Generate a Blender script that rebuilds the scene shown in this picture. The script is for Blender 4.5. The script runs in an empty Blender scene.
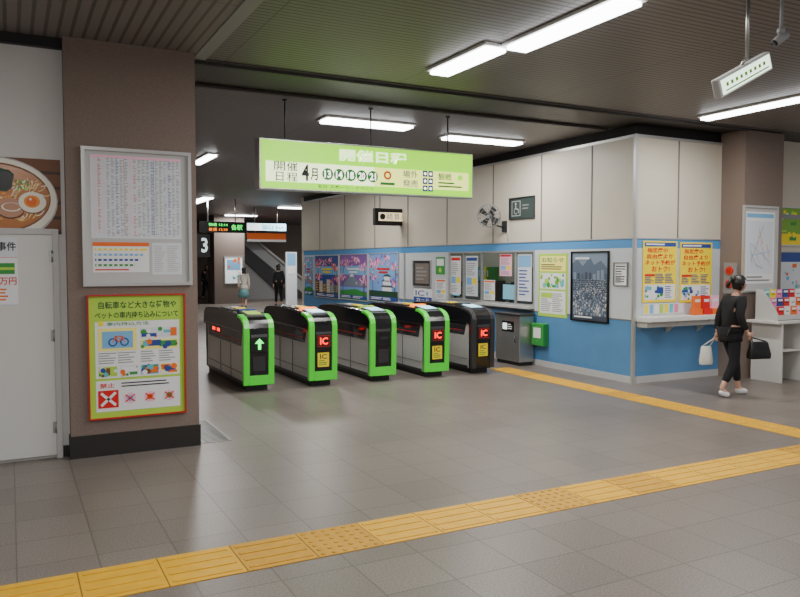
import bpy, bmesh, math, random
from mathutils import Vector, Matrix
random.seed(4)
C = bpy.context.scene.collection
TH = math.radians(27.6); PH = math.radians(2.8); FL = 747.0; CH = 1.75; CEIL = 3.70
st, ct, sp_, cp_ = math.sin(TH), math.cos(TH), math.sin(PH), math.cos(PH)
FW = Vector((st*cp_, ct*cp_, -sp_)); RT = Vector((ct, -st, 0)); UP = Vector((st*sp_, ct*sp_, cp_))
EYE = Vector((0, 0, CH))
def ray(px, py): return FW*FL + RT*(px-400) + UP*(298.5-py)
def onY(px, py, Y): d = ray(px, py); return EYE + d*(Y/d.y)
def onX(px, py, X): d = ray(px, py); return EYE + d*(X/d.x)
def onZ(px, py, Z): d = ray(px, py); return EYE + d*((Z-CH)/d.z)

# ------------------------------------------------------------ materials
MATS = {}
def s2l(c): return tuple((x/12.92 if x <= .04045 else ((x+.055)/1.055)**2.4) for x in c)
def mat(name, col, rough=.5, metal=0, emit=0, noise=0, nscale=8, bump=0, spec=.5):
    if name in MATS: return MATS[name]
    m = bpy.data.materials.new(name); m.use_nodes = True; nt = m.node_tree; b = nt.nodes['Principled BSDF']
    c = s2l([v/255 for v in col])
    b.inputs['Base Color'].default_value = (*c, 1); b.inputs['Roughness'].default_value = rough
    b.inputs['Metallic'].default_value = metal; b.inputs['Specular IOR Level'].default_value = spec
    if emit:
        b.inputs['Emission Color'].default_value = (*c, 1); b.inputs['Emission Strength'].default_value = emit
    if noise or bump:
        tc = nt.nodes.new('ShaderNodeTexCoord'); n = nt.nodes.new('ShaderNodeTexNoise')
        n.inputs['Scale'].default_value = nscale; n.inputs['Detail'].default_value = 6
        nt.links.new(tc.outputs['Object'], n.inputs['Vector'])
        if noise:
            r = nt.nodes.new('ShaderNodeValToRGB')
            r.color_ramp.elements[0].position = .3; r.color_ramp.elements[1].position = .7
            r.color_ramp.elements[0].color = (*[v*(1-noise) for v in c], 1)
            r.color_ramp.elements[1].color = (*[min(1, v*(1+noise)) for v in c], 1)
            nt.links.new(n.outputs['Fac'], r.inputs['Fac']); nt.links.new(r.outputs['Color'], b.inputs['Base Color'])
        if bump:
            bp = nt.nodes.new('ShaderNodeBump'); bp.inputs['Strength'].default_value = bump
            nt.links.new(n.outputs['Fac'], bp.inputs['Height']); nt.links.new(bp.outputs['Normal'], b.inputs['Normal'])
    MATS[name] = m; return m
def floor_mat():
    m = bpy.data.materials.new('floor_tiles'); m.use_nodes = True; nt = m.node_tree; b = nt.nodes['Principled BSDF']
    tc = nt.nodes.new('ShaderNodeTexCoord'); br = nt.nodes.new('ShaderNodeTexBrick'); br.offset = 0
    br.inputs['Scale'].default_value = 1; br.inputs['Brick Width'].default_value = .43; br.inputs['Row Height'].default_value = .43
    br.inputs['Mortar Size'].default_value = .005; br.inputs['Mortar Smooth'].default_value = .3
    br.inputs['Color1'].default_value = (*s2l((.545, .508, .48)), 1); br.inputs['Color2'].default_value = (*s2l((.505, .472, .446)), 1)
    br.inputs['Mortar'].default_value = (*s2l((.40, .375, .35)), 1)
    nt.links.new(tc.outputs['Object'], br.inputs['Vector'])
    n = nt.nodes.new('ShaderNodeTexNoise'); n.inputs['Scale'].default_value = 90; n.inputs['Detail'].default_value = 4
    nt.links.new(tc.outputs['Object'], n.inputs['Vector'])
    cr = nt.nodes.new('ShaderNodeValToRGB'); cr.color_ramp.elements[0].position = .32; cr.color_ramp.elements[1].position = .68; cr.color_ramp.elements[0].color = (.42, .42, .42, 1)
    nt.links.new(n.outputs['Fac'], cr.inputs['Fac'])
    mx = nt.nodes.new('ShaderNodeMix'); mx.data_type = 'RGBA'; mx.blend_type = 'MULTIPLY'; mx.inputs[0].default_value = .8
    nt.links.new(br.outputs['Color'], mx.inputs[6]); nt.links.new(cr.outputs['Color'], mx.inputs[7])
    nt.links.new(mx.outputs[2], b.inputs['Base Color'])
    b.inputs['Roughness'].default_value = .36; b.inputs['Specular IOR Level'].default_value = .42
    return m
def slat_mat(name, axis, c1, c2, pitch=.085):
    m = bpy.data.materials.new(name); m.use_nodes = True; nt = m.node_tree; b = nt.nodes['Principled BSDF']
    tc = nt.nodes.new('ShaderNodeTexCoord'); sx = nt.nodes.new('ShaderNodeSeparateXYZ'); nt.links.new(tc.outputs['Object'], sx.inputs[0])
    def grid(out, p, w):
        a = nt.nodes.new('ShaderNodeMath'); a.operation = 'DIVIDE'; a.inputs[1].default_value = p; nt.links.new(out, a.inputs[0])
        f = nt.nodes.new('ShaderNodeMath'); f.operation = 'FRACT'; nt.links.new(a.outputs[0], f.inputs[0])
        l = nt.nodes.new('ShaderNodeMath'); l.operation = 'LESS_THAN'; l.inputs[1].default_value = w; nt.links.new(f.outputs[0], l.inputs[0]); return l.outputs[0]
    g = grid(sx.outputs['Y' if axis == 'X' else 'X'], pitch, .28)
    g2 = grid(sx.outputs['X' if axis == 'X' else 'Y'], 1.9, .006)
    mxx = nt.nodes.new('ShaderNodeMath'); mxx.operation = 'MAXIMUM'; nt.links.new(g, mxx.inputs[0]); nt.links.new(g2, mxx.inputs[1])
    mx = nt.nodes.new('ShaderNodeMix'); mx.data_type = 'RGBA'; nt.links.new(mxx.outputs[0], mx.inputs[0])
    mx.inputs[6].default_value = (*s2l(c1), 1); mx.inputs[7].default_value = (*s2l(c2), 1)
    nt.links.new(mx.outputs[2], b.inputs['Base Color']); b.inputs['Roughness'].default_value = .5
    return m
def glass_mat():
    m = bpy.data.materials.new('clear_glass'); m.use_nodes = True; nt = m.node_tree; nt.nodes.remove(nt.nodes['Principled BSDF'])
    t = nt.nodes.new('ShaderNodeBsdfTransparent'); t.inputs[0].default_value = (.68, .75, .76, 1); gl = nt.nodes.new('ShaderNodeBsdfGlossy'); gl.inputs['Roughness'].default_value = .03
    mx = nt.nodes.new('ShaderNodeMixShader'); mx.inputs[0].default_value = .10
    nt.links.new(t.outputs[0], mx.inputs[1]); nt.links.new(gl.outputs[0], mx.inputs[2]); nt.links.new(mx.outputs[0], nt.nodes['Material Output'].inputs[0]); return m
MATS['floor'] = floor_mat(); MATS['clear'] = glass_mat()
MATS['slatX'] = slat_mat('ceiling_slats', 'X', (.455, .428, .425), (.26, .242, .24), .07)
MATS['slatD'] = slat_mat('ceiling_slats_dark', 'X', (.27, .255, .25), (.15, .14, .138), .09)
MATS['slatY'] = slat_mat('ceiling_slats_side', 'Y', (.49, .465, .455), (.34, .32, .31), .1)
D = dict(
 pillar=((126,111,101), .7, 0, 0, .10, 60), pillar2=((120,109,101), .7, 0, 0, .08, 60), white=((216,215,211), .55, 0, 0, .02, 3), cream=((206,198,181), .45, 0, 0, .03, 2), beam=((50,47,46), .6), beam2=((74,70,68), .5),
 seam=((112,108,101), .5), blue=((84,138,186), .4, 0, 0, .05, 3), stripe=((80,148,205), .4), midwhite=((198,205,208), .35), base=((40,37,35), .5),
 dark=((28,27,28), .5), shadow_gap=((24,23,22), .7), steel=((176,176,172), .3, .85), alu=((194,194,192), .35, .6), glass=((24,32,36), .08), doorw=((214,214,210), .45),
 paper=((236,238,238), .5), paper2=((218,224,230), .5), lime=((178,220,72), .5), limed=((120,175,50), .5), yellow=((255,228,20), .5), yel2=((255,244,130), .5),
 red=((220,24,24), .45), orange=((240,110,30), .5), dblue=((40,70,150), .5), sky=((120,165,225), .5), lblue=((120,180,225), .5), cyan=((90,190,200), .5), pink=((240,130,175), .5),
 lpink=((252,190,214), .5), purple=((130,90,165), .5), dpurple=((66,56,120), .5), green=((50,150,64), .5), dgreen=((30,74,50), .5), black=((14,14,15), .35), ink=((40,40,44), .6),
 grey=((140,140,140), .5), lgrey=((192,192,190), .5), dgrey=((48,62,58), .5), brown=((120,74,44), .5), dbrown=((70,44,30), .5), soup=((188,120,62), .2), oil=((218,165,96), .2), noodle=((240,212,140), .4), yolk=((240,150,30), .4), egg=((248,242,226), .4), pork=((196,146,118), .5),
 slate=((88,102,120), .5), slate2=((124,140,158), .5), slate3=((60,70,84), .5), slate4=((74,86,102), .5),
 tact=((222,170,30), .55, 0, 0, .08, 10), tact2=((200,150,36), .6, 0, 0, .1, 14), tactd=((150,112,30), .6),
 shell=((26,26,28), .16), gbody=((196,196,192), .3, .35, 0, .04, 30), ggreen=((66,205,48), .3, 0, .3), gdark=((50,50,52), .3), gglass=((44,46,50), .1), sred=((255,40,15), .4, 0, 3.5), sgreen=((40,255,90), .4, 0, 3.0), sorange=((255,130,30), .4, 0, 2.5),
 tube=((250,252,255), .4, 0, 14.0), housing=((215,215,212), .4), signg=((158,245,12), .4, 0, 1.2), signl=((240,252,130), .4, 0, 1.5), signw=((255,255,245), .4, 0, 2.4), signy=((245,250,120), .4, 0, 1.4), signp=((240,255,200), .4, 0, 2.0), signd=((50,150,50), .4, 0, .2),
 lampface=((225,250,225), .4, 0, 2.2), litw=((235,250,250), .4, 0, 1.1), litc=((170,225,245), .4, 0, 1.2), warm=((255,236,190), .4, 0, 1.1), brownn=((104,93,86), .7), skin=((214,168,142), .55), hair=((22,18,16), .45), cloth=((20,20,23), .85), trous=((28,28,34), .9),
 shoe=((235,235,238), .6), coat=((205,200,190), .8), teal=((110,160,165), .8), bagw=((225,225,215), .5), grate=((150,150,148), .4, .6), rack=((216,214,208), .5), counter=((226,226,222), .35), red2=((190,30,30), .4), ad=((225,232,235), .4, 0, .5), rail=((150,154,156), .4))
for k, v in D.items(): 
    v = list(v)
    mat(k, v[0], v[1], v[2] if len(v) > 2 else 0, v[3] if len(v) > 3 else 0, v[4] if len(v) > 4 else 0, v[5] if len(v) > 5 else 8)

# ------------------------------------------------------------ mesh builder
OFF = {}
_tc = {}
def text_geo(s, bold):
    k = (s, bold)
    if k in _tc: return _tc[k]
    cu = bpy.data.curves.new('t', 'FONT'); cu.body = s; cu.resolution_u = 2; cu.offset = bold; cu.size = 1
    o = bpy.data.objects.new('t', cu); C.objects.link(o); bpy.context.view_layer.update()
    dg = bpy.context.evaluated_depsgraph_get(); me = bpy.data.meshes.new_from_object(o.evaluated_get(dg))
    vs = [(v.co.x, v.co.y) for v in me.vertices]; fs = [tuple(p.vertices) for p in me.polygons]
    bpy.data.objects.remove(o); bpy.data.curves.remove(cu); bpy.data.meshes.remove(me)
    if vs:
        x0 = min(v[0] for v in vs); x1 = max(v[0] for v in vs); y0 = min(v[1] for v in vs); y1 = max(v[1] for v in vs)
        vs = [((x-x0)/max(x1-x0, 1e-6), (y-y0)/max(y1-y0, 1e-6)) for x, y in vs]
    _tc[k] = (vs, fs); return _tc[k]
class MB:
    def __init__(s): s.v = []; s.f = []; s.fm = []; s.sm = []; s.m = []
    def mi(s, m):
        if m not in s.m: s.m.append(m)
        return s.m.index(m)
    def add(s, vs, fs, m, smooth=False):
        n = len(s.v); i = s.mi(m); s.v += [Vector(v) for v in vs]
        for f in fs: s.f.append([n+k for k in f]); s.fm.append(i); s.sm.append(smooth)
        return s
    def box(s, x0, x1, y0, y1, z0, z1, m):
        v = [(x, y, z) for z in (z0, z1) for y in (y0, y1) for x in (x0, x1)]
        return s.add(v, [(0,2,3,1), (4,5,7,6), (0,1,5,4), (2,6,7,3), (0,4,6,2), (1,3,7,5)], m)
    def poly(s, pts, m): return s.add(pts, [tuple(range(len(pts)))], m)
    def prism(s, pts, axis, lo, hi, m, smooth=False):
        def mk(a, b, c): return (c, a, b) if axis == 'x' else ((a, c, b) if axis == 'y' else (a, b, c))
        n = len(pts); v = [mk(a, b, lo) for a, b in pts] + [mk(a, b, hi) for a, b in pts]
        fs = [tuple(range(n))[::-1], tuple(range(n, 2*n))] + [(i, (i+1) % n, n+(i+1) % n, n+i) for i in range(n)]
        return s.add(v, fs, m, smooth)
    def cyl(s, p0, p1, r0, r1, m, n=14, smooth=True, caps=True):
        p0 = Vector(p0); p1 = Vector(p1); d = (p1-p0).normalized(); a = d.orthogonal().normalized(); b = d.cross(a)
        v = [p0 + (a*math.cos(t)+b*math.sin(t))*r0 for t in [2*math.pi*i/n for i in range(n)]] + [p1 + (a*math.cos(t)+b*math.sin(t))*r1 for t in [2*math.pi*i/n for i in range(n)]]
        s.add(v, [(i, (i+1) % n, n+(i+1) % n, n+i) for i in range(n)], m, smooth)
        if caps: s.add(v, [tuple(range(n))[::-1], tuple(range(n, 2*n))], m)
        return s
    def tube(s, pts, r, m, n=8, closed=False):
        pts = [Vector(p) for p in pts]; k = len(pts)
        rng = range(k) if closed else range(k-1)
        vs = []; ref = None
        for i in range(k):
            a = pts[(i-1) % k] if (closed or i > 0) else pts[i]; b = pts[(i+1) % k] if (closed or i < k-1) else pts[i]
            d = (b-a).normalized()
            if ref is None: ref = d.orthogonal().normalized()
            ref = (ref - d*ref.dot(d)).normalized(); e = d.cross(ref)
            vs += [pts[i] + (ref*math.cos(t)+e*math.sin(t))*r for t in [2*math.pi*j/n for j in range(n)]]
        fs = []
        for i in rng:
            j = (i+1) % k
            fs += [(i*n+q, i*n+(q+1) % n, j*n+(q+1) % n, j*n+q) for q in range(n)]
        if not closed: fs += [tuple(range(n))[::-1], tuple(range((k-1)*n, k*n))]
        return s.add(vs, fs, m, True)
    def ball(s, c, r, m, nu=16, nv=10, fn=None, v0=0, v1=1):
        vs = []; c = Vector(c)
        for j in range(nv+1):
            ph = math.pi*(v0+(v1-v0)*j/nv)
            for i in range(nu):
                t = 2*math.pi*i/nu; p = Vector((math.sin(ph)*math.cos(t), math.sin(ph)*math.sin(t), math.cos(ph)))
                q = Vector((p.x*r[0], p.y*r[1], p.z*r[2]))
                if fn: q = fn(p, q)
                vs.append(c+q)
        fs = [(j*nu+i, (j+1)*nu+i, (j+1)*nu+(i+1) % nu, j*nu+(i+1) % nu) for j in range(nv) for i in range(nu)]
        return s.add(vs, fs, m, True)
    def build(s, name, parent=None, bevel=0, origin=None):
        if parent is not None: off = OFF[parent.name]
        elif origin is not None: off = Vector(origin)
        else:
            xs = [v.x for v in s.v]; ys = [v.y for v in s.v]; zs = [v.z for v in s.v]
            off = Vector(((min(xs)+max(xs))/2, (min(ys)+max(ys))/2, min(zs)))
        me = bpy.data.meshes.new(name); me.from_pydata([v-off for v in s.v], [], s.f)
        for m in s.m: me.materials.append(MATS[m])
        me.polygons.foreach_set('material_index', s.fm); me.polygons.foreach_set('use_smooth', s.sm)
        bm = bmesh.new(); bm.from_mesh(me); bmesh.ops.remove_doubles(bm, verts=bm.verts, dist=1e-5); bm.to_mesh(me); bm.free()
        me.update(); o = bpy.data.objects.new(name, me); C.objects.link(o)
        if parent is not None: o.parent = parent
        else: o.location = off
        OFF[o.name] = off
        if bevel:
            b = o.modifiers.new('bevel', 'BEVEL'); b.width = bevel; b.segments = 2; b.limit_method = 'ANGLE'; b.angle_limit = math.radians(40)
        return o
def tag(o, label, cat, group=None):
    o['label'] = label; o['category'] = cat
    if group: o['group'] = group
    return o
def root(name, label, cat, loc, group=None):
    o = bpy.data.objects.new(name, None); C.objects.link(o); o.location = loc; o.empty_display_size = .1
    OFF[o.name] = Vector(loc); return tag(o, label, cat, group)
def struct(o): o['kind'] = 'structure'; return o

class Pan(MB):
    def setup(s, O, U, V):
        s.O = Vector(O); s.U = Vector(U); s.V = Vector(V); s.n = s.U.cross(s.V).normalized(); s.W = s.U.length; s.Hh = s.V.length; return s
    def P(s, u, v, l=0): return s.O + s.U*u + s.V*v + s.n*(.0015*l)
    def slab(s, m, t=.004):
        s.O = s.O + s.n*t
        q = [s.P(0,0), s.P(1,0), s.P(1,1), s.P(0,1)]; b = [p - s.n*t for p in q]
        return s.add(q+b, [(0,1,2,3), (0,4,5,1), (1,5,6,2), (2,6,7,3), (3,7,4,0), (7,6,5,4)], m)
    def rect(s, u0, v0, u1, v1, m, l=1): s.poly([s.P(u0,v0,l), s.P(u1,v0,l), s.P(u1,v1,l), s.P(u0,v1,l)], m)
    def shape(s, pts, m, l=1): s.poly([s.P(u, v, l) for u, v in pts], m)
    def disc(s, u, v, r, m, l=2, n=18, sq=1, clip=False):
        c = s.P(u, v, l); uh = s.U.normalized(); vh = s.V.normalized(); pts = []
        for i in range(n):
            t = 2*math.pi*i/n; p = c + uh*(math.cos(t)*r*s.Hh) + vh*(math.sin(t)*r*sq*s.Hh)
            if clip:
                d = p - s.O; a = min(max(d.dot(uh), .0), s.W); b = min(max(d.dot(vh), 0), s.Hh); p = s.O + uh*a + vh*b + s.n*(.0015*l)
            pts.append(p)
        s.poly(pts, m)
    def line(s, u0, v0, u1, v1, w, m, l=3):
        a = s.P(u0, v0, l); b = s.P(u1, v1, l); d = (b-a).normalized(); e = s.n.cross(d)*w*s.Hh/2
        s.poly([a-e, b-e, b+e, a+e], m)
    def text(s, t, u0, v0, u1, v1, m, l=3, bold=.012):
        vs, fs = text_geo(t, bold)
        s.add([s.P(u0+(u1-u0)*x, v0+(v1-v0)*y, l) for x, y in vs], fs, m)
    def rows(s, u0, v0, u1, v1, n, m, l=2, fill=.45, seed=1, words=1):
        rg = random.Random(seed); h = (v1-v0)/n
        for i in range(n):
            y = v1-(i+.5)*h
            for w in range(words):
                a = u0+(u1-u0)*w/words; b = a+(u1-u0)/words*rg.uniform(.55, .95)
                s.rect(a, y-h*fill/2, b, y+h*fill/2, m, l)
    def collage(s, pal, n, seed, u0=0.03, v0=0.03, u1=.97, v1=.97, rmax=.09, l=2, rects=.3, rmin=.02, step=.05):
        rg = random.Random(seed)
        for i in range(n):
            m = rg.choice(pal); r = rg.uniform(rmin, rmax); u = rg.uniform(u0, u1); v = rg.uniform(v0, v1)
            if rg.random() < rects:
                w = rg.uniform(.04, .25); h = rg.uniform(.02, .12); s.rect(max(u0, u-w/2), max(v0, v-h/2), min(u1, u+w/2), min(v1, v+h/2), m, l+i*step)
            else:
                r = min(r, (u-u0+.01)*s.W/s.Hh, (u1-u+.01)*s.W/s.Hh, v-v0+.01, v1-v+.01); s.disc(u, v, r, m, l+i*step, n=9)
def quad(plane, c, L, R):
    fn = onY if plane == 'Y' else onX
    a, b, d, e = fn(L[0], L[1], c), fn(L[0], L[2], c), fn(R[0], R[1], c), fn(R[0], R[2], c)
    zt = (a.z+d.z)/2; zb = (b.z+e.z)/2
    if plane == 'Y': return Vector((a.x, c, zb)), Vector((d.x-a.x, 0, 0)), Vector((0, 0, zt-zb))
    return Vector((c, a.y, zb)), Vector((0, d.y-a.y, 0)), Vector((0, 0, zt-zb))
def frame_on(p, par, m, fw=.02, d=.03, name='frame'):
    g = MB(); O, uh, vh, n = p.O, p.U.normalized(), p.V.normalized(), p.n
    def bar(a0, b0, a1, b1):
        c = [O+uh*x+vh*y for x, y in ((a0,b0), (a1,b0), (a1,b1), (a0,b1))]
        q = [k+n*d for k in c]; g.add(q+c, [(0,1,2,3), (0,4,5,1), (1,5,6,2), (2,6,7,3), (3,7,4,0), (7,6,5,4)], m)
    W, Hh = p.W, p.Hh
    bar(-fw, -fw, 0, Hh+fw); bar(W, -fw, W+fw, Hh+fw); bar(0, -fw, W, 0); bar(0, Hh, W, Hh+fw)
    return g.build(name, par)
def poster(name, label, cat, plane, c, L, R, base, draw, frame=None, fw=.02, group=None, ptname='sheet'):
    O, U, V = quad(plane, c, L, R); p = Pan().setup(O, U, V)
    if frame:
        loc = O+U*.5; par = root(name, label, cat, loc, group); frame_on(p, par, frame, fw)
        p.slab(base, .008); draw(p); p.build(ptname, par); return par
    p.slab(base, .004); draw(p); return tag(p.build(name), label, cat, group)

# ------------------------------------------------------------ camera, world
cam = bpy.data.cameras.new('camera'); co = bpy.data.objects.new('camera', cam); C.objects.link(co)
cam.sensor_width = 36; cam.lens = 36*FL/800; co.location = EYE; co.rotation_euler = (math.pi/2-PH, 0, -TH)
bpy.context.scene.camera = co
w = bpy.data.worlds.new('world'); bpy.context.scene.world = w; w.use_nodes = True
w.node_tree.nodes['Background'].inputs[0].default_value = (1, .98, 1, 1); w.node_tree.nodes['Background'].inputs[1].default_value = .5
cam.clip_end = 200

# ------------------------------------------------------------ setting
XW = 7.9; YW = 7.9
PL0 = onY(67, 250, 7.16).x; PL1 = onY(197, 250, 7.16).x
g = MB(); g.box(-6, 18, -5, 40, -.1, 0, 'floor'); struct(g.build('floor', origin=(0,0,0)))
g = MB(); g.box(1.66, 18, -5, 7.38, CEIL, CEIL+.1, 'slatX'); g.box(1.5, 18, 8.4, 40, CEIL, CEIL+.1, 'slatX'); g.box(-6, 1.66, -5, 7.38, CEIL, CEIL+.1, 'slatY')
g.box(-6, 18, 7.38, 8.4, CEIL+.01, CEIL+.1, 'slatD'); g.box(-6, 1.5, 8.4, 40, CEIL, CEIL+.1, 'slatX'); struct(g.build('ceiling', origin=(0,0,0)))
g = MB(); g.box(1.60, 1.72, -5, 7.32, CEIL-.012, CEIL, 'grey'); struct(g.build('trim_1'))
g = MB(); g.box(PL1, 18, 7.32, 7.38, CEIL-.012, CEIL, 'beam2'); struct(g.build('trim_2'))
g = MB(); g.box(PL1, 9.6, 7.38, 7.42, CEIL-.04, CEIL, 'beam'); struct(g.build('trim_3'))
g = MB(); g.box(PL1, 7.8, 8.36, 8.42, CEIL-.03, CEIL, 'beam2'); struct(g.build('trim_4'))
g = MB(); g.box(-4.5, PL0, 7.3, 7.5, 0, CEIL, 'white'); struct(g.build('wall_left'))
g = MB(); g.box(-4.5, PL0, 7.24, 7.3, CEIL-.09, CEIL, 'dark'); struct(g.build('trim_5'))
g = MB(); g.box(PL0, PL1, 7.16, 8.2, 0, CEIL, 'pillar'); struct(g.build('wall_pillar_left'))
g = MB(); g.box(PL0-.01, PL1+.01, 7.145, 8.21, 0, .20, 'base'); struct(g.build('baseboard_left'))
g = MB(); g.box(1.35, 1.5, 8.2, 40, 0, CEIL, 'pillar2'); struct(g.build('wall_inner_left'))
g = MB(); g.box(1.5, 18, 38, 38.2, 0, CEIL, 'pillar2'); struct(g.build('wall_back'))
# door
a = onY(52, 235, 7.3); dz = a.z; dx = a.x
dr = MB(); dr.box(dx-.95, dx, 7.262, 7.298, .03, dz, 'doorw')
dr = struct(dr.build('door_1', bevel=.004))
g = MB(); g.box(dx, dx+.05, 7.25, 7.3, 0, dz+.05, 'lgrey'); g.box(dx-1.0, dx-.95, 7.25, 7.3, 0, dz+.05, 'lgrey'); g.box(dx-.95, dx, 7.25, 7.3, dz, dz+.05, 'lgrey'); g.build('door_frame', dr, bevel=.004)
for z in (.28, 1.1, 1.8):
    g = MB(); g.cyl((dx-.004, 7.255, z-.05), (dx-.004, 7.255, z+.05), .009, .009, 'steel'); g.box(dx-.03, dx-.004, 7.258, 7.262, z-.05, z+.05, 'steel'); g.build('hinge', dr)
g = MB(); g.cyl((dx-.88, 7.262, 1), (dx-.88, 7.21, 1), .02, .02, 'steel'); g.cyl((dx-.88, 7.21, 1), (dx-.78, 7.21, 1), .01, .01, 'steel'); g.build('door_handle', dr)
g = MB(); g.box(-4.5, dx-1.0, 7.28, 7.3, 0, .1, 'base'); g.box(dx+.05, PL0-.01, 7.28, 7.3, 0, .1, 'base'); struct(g.build('baseboard_2'))

# office walls (side wall has a real window opening)
YE = 21.4; TOPZ = 3.56
O, U, V = quad('X', XW, (449, 252, 300), (535, 250, 306)); wy1 = O.y; wy0 = O.y+U.y; wz0 = O.z; wz1 = min(O.z+V.z, 1.95)
g = MB(); X2 = XW+.08
g.box(XW, X2, YW, YE, .1, .90, 'blue'); g.box(XW, X2, YW, wy0, .92, 1.95, 'midwhite'); g.box(XW, X2, wy1, YE, .92, 1.95, 'midwhite')
g.box(XW, X2, wy0, wy1, .92, wz0, 'midwhite'); g.box(XW, X2, wy0, wy1, wz1, 1.95, 'midwhite')
g.box(XW, X2, YW, YE, 1.95, 2.08, 'stripe'); g.box(XW, X2, YW, YE, 2.08, TOPZ, 'cream')
g.box(XW-.004, X2, YW, YE, .90, .92, 'seam'); g.box(XW-.01, X2, YW, YE, 0, .1, 'lgrey'); struct(g.build('wall_office_side'))
g = MB(); g.box(X2, 9.67, YW, YW+.15, .1, .80, 'blue'); g.box(X2, 9.67, YW, YW+.15, .80, 1.95, 'midwhite'); g.box(X2, 9.67, YW, YW+.15, 1.95, 2.08, 'stripe'); g.box(X2, 9.67, YW, YW+.15, 2.08, TOPZ, 'cream')
g.box(X2, 9.67, YW-.01, YW+.15, 0, .1, 'lgrey'); struct(g.build('wall_office_front'))
g = MB(); g.box(10.6, 10.75, 8.5, YE, 0, CEIL, 'cream'); struct(g.build('wall_office_inner'))
g = MB(); g.box(X2, 10.6, 17.4, 17.5, 0, TOPZ, 'cream'); struct(g.build('wall_office_partition'))
g = MB(); g.box(XW-.015, XW+.03, YW-.015, YW+.03, 0, TOPZ, 'alu'); struct(g.build('trim_6'))
g = MB()
for px in (591, 541, 493, 447, 408, 375, 345, 320):
    y = onX(px, 260, XW).y; g.box(XW-.008, XW, y-.012, y+.012, 2.08, TOPZ, 'seam')
y = onX(405, 260, XW).y; g.box(XW-.02, XW, y-.03, y+.03, 0, 1.95, 'alu')
g.box(XW-.01, XW, YW+.03, YE, TOPZ-.04, TOPZ, 'alu'); g.box(XW-.01, XW, YW+.03, YE, 2.08, 2.10, 'alu'); struct(g.build('trim_7'))
g = MB(); g.box(XW+.03, 9.67, YW-.01, YW, TOPZ-.04, TOPZ, 'alu'); g.box(XW+.03, 9.67, YW-.01, YW, 2.08, 2.10, 'alu')
for x in (8.75,): g.box(x-.01, x+.01, YW-.008, YW, 2.10, TOPZ-.04, 'seam')
struct(g.build('trim_8'))
g = MB(); g.box(XW+.02, 9.67, YW+.02, YE, TOPZ, CEIL, 'shadow_gap'); struct(g.build('shadow_gap_strip'))  # near-black block painted in as the shadow between office wall top and ceiling
g = MB(); g.box(XW, XW+4, YE, YE+.15, 0, CEIL, 'cream'); struct(g.build('wall_office_back'))
g = MB(); g.box(9.67, 10.54, 7.49, 8.5, 0, CEIL, 'pillar'); struct(g.build('wall_pillar_right'))
g = MB(); g.box(10.54, 15, 7.9, 8.05, 0, CEIL, 'cream'); struct(g.build('wall_right'))
g = MB(); g.box(10.54, 15, 7.88, 7.9, 2.45, 2.52, 'grey'); struct(g.build('trim_10'))
# window
g = MB(); g.box(XW+.03, XW+.036, wy0, wy1, wz0, wz1, 'clear'); wo = struct(g.build('window_1'))
g = MB(); f = .03
g.box(XW-.015, XW+.07, wy0, wy0+f, wz0, wz1, 'alu'); g.box(XW-.015, XW+.07, wy1-f, wy1, wz0, wz1, 'alu'); g.box(XW-.015, XW+.07, wy0+f, wy1-f, wz0, wz0+f, 'alu'); g.box(XW-.015, XW+.07, wy0+f, wy1-f, wz1-f, wz1, 'alu'); g.build('window_frame', wo)
for px in (463, 481, 515): y = onX(px, 270, XW).y; g = MB(); g.box(XW+.005, XW+.05, y-.02, y+.02, wz0+f, wz1-f, 'alu'); g.build('mullion', wo)
g = MB(); g.box(XW-.12, XW, wy0, onX(480, 270, XW).y, wz0-.04, wz0, 'lgrey'); g.build('window_sill', wo)
# office interior
for y in (10.6, 14.6):
    L = bpy.data.lights.new('lamp', 'AREA'); L.shape = 'RECTANGLE'; L.size = 1.0; L.size_y = 3; L.energy = 45; L.color = (1, .98, .94)
    o = bpy.data.objects.new('lamp', L); C.objects.link(o); o.location = (9.2, y, 3.4)
for i, (y, lab) in enumerate([(13.3, 'grey filing cabinet inside the office, seen through the right panes'), (15.2, 'grey filing cabinet inside the office, seen through the left panes')]):
    r = root('filing_cabinet', lab, 'cabinet', (10.3, y, 0), 'filing cabinets in the office')
    g = MB(); g.box(10.0, 10.58, y-.45, y+.45, 0, 1.3, 'gdark'); g.build('body', r, bevel=.01)
    for k in range(4):
        g = MB(); g.box(9.98, 10.0, y-.42, y+.42, .03+.315*k, .32+.315*k, 'grey'); d_ = g.build('drawer', r, bevel=.004)
        g = MB(); g.box(9.955, 9.98, y-.08, y+.08, .20+.315*k, .22+.315*k, 'steel'); g.build('handle', d_)
    for k in range(6):
        m = ['dblue', 'red', 'green', 'yellow', 'paper', 'cyan'][(k+i*2) % 6]; yy = y-.35+.12*k
        g = MB(); g.box(10.15, 10.45, yy, yy+.07, 1.305, 1.63, m); g.box(10.147, 10.15, yy+.015, yy+.055, 1.4, 1.55, 'paper')
        tag(g.build('binder'), 'upright binders standing on the office filing cabinets', 'binder', 'binders on the filing cabinets')
r = root('service_desk', 'long brown desk inside the office behind the window', 'desk', (8.5, 12.6, 0))
g = MB(); g.box(8.1, 8.7, 10.2, 15.2, .86, .90, 'brown'); g.build('top', r)
for y in (10.3, 15.0): g = MB(); g.box(8.12, 8.68, y, y+.04, 0, .86, 'lgrey'); g.build('side_panel', r)
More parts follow.
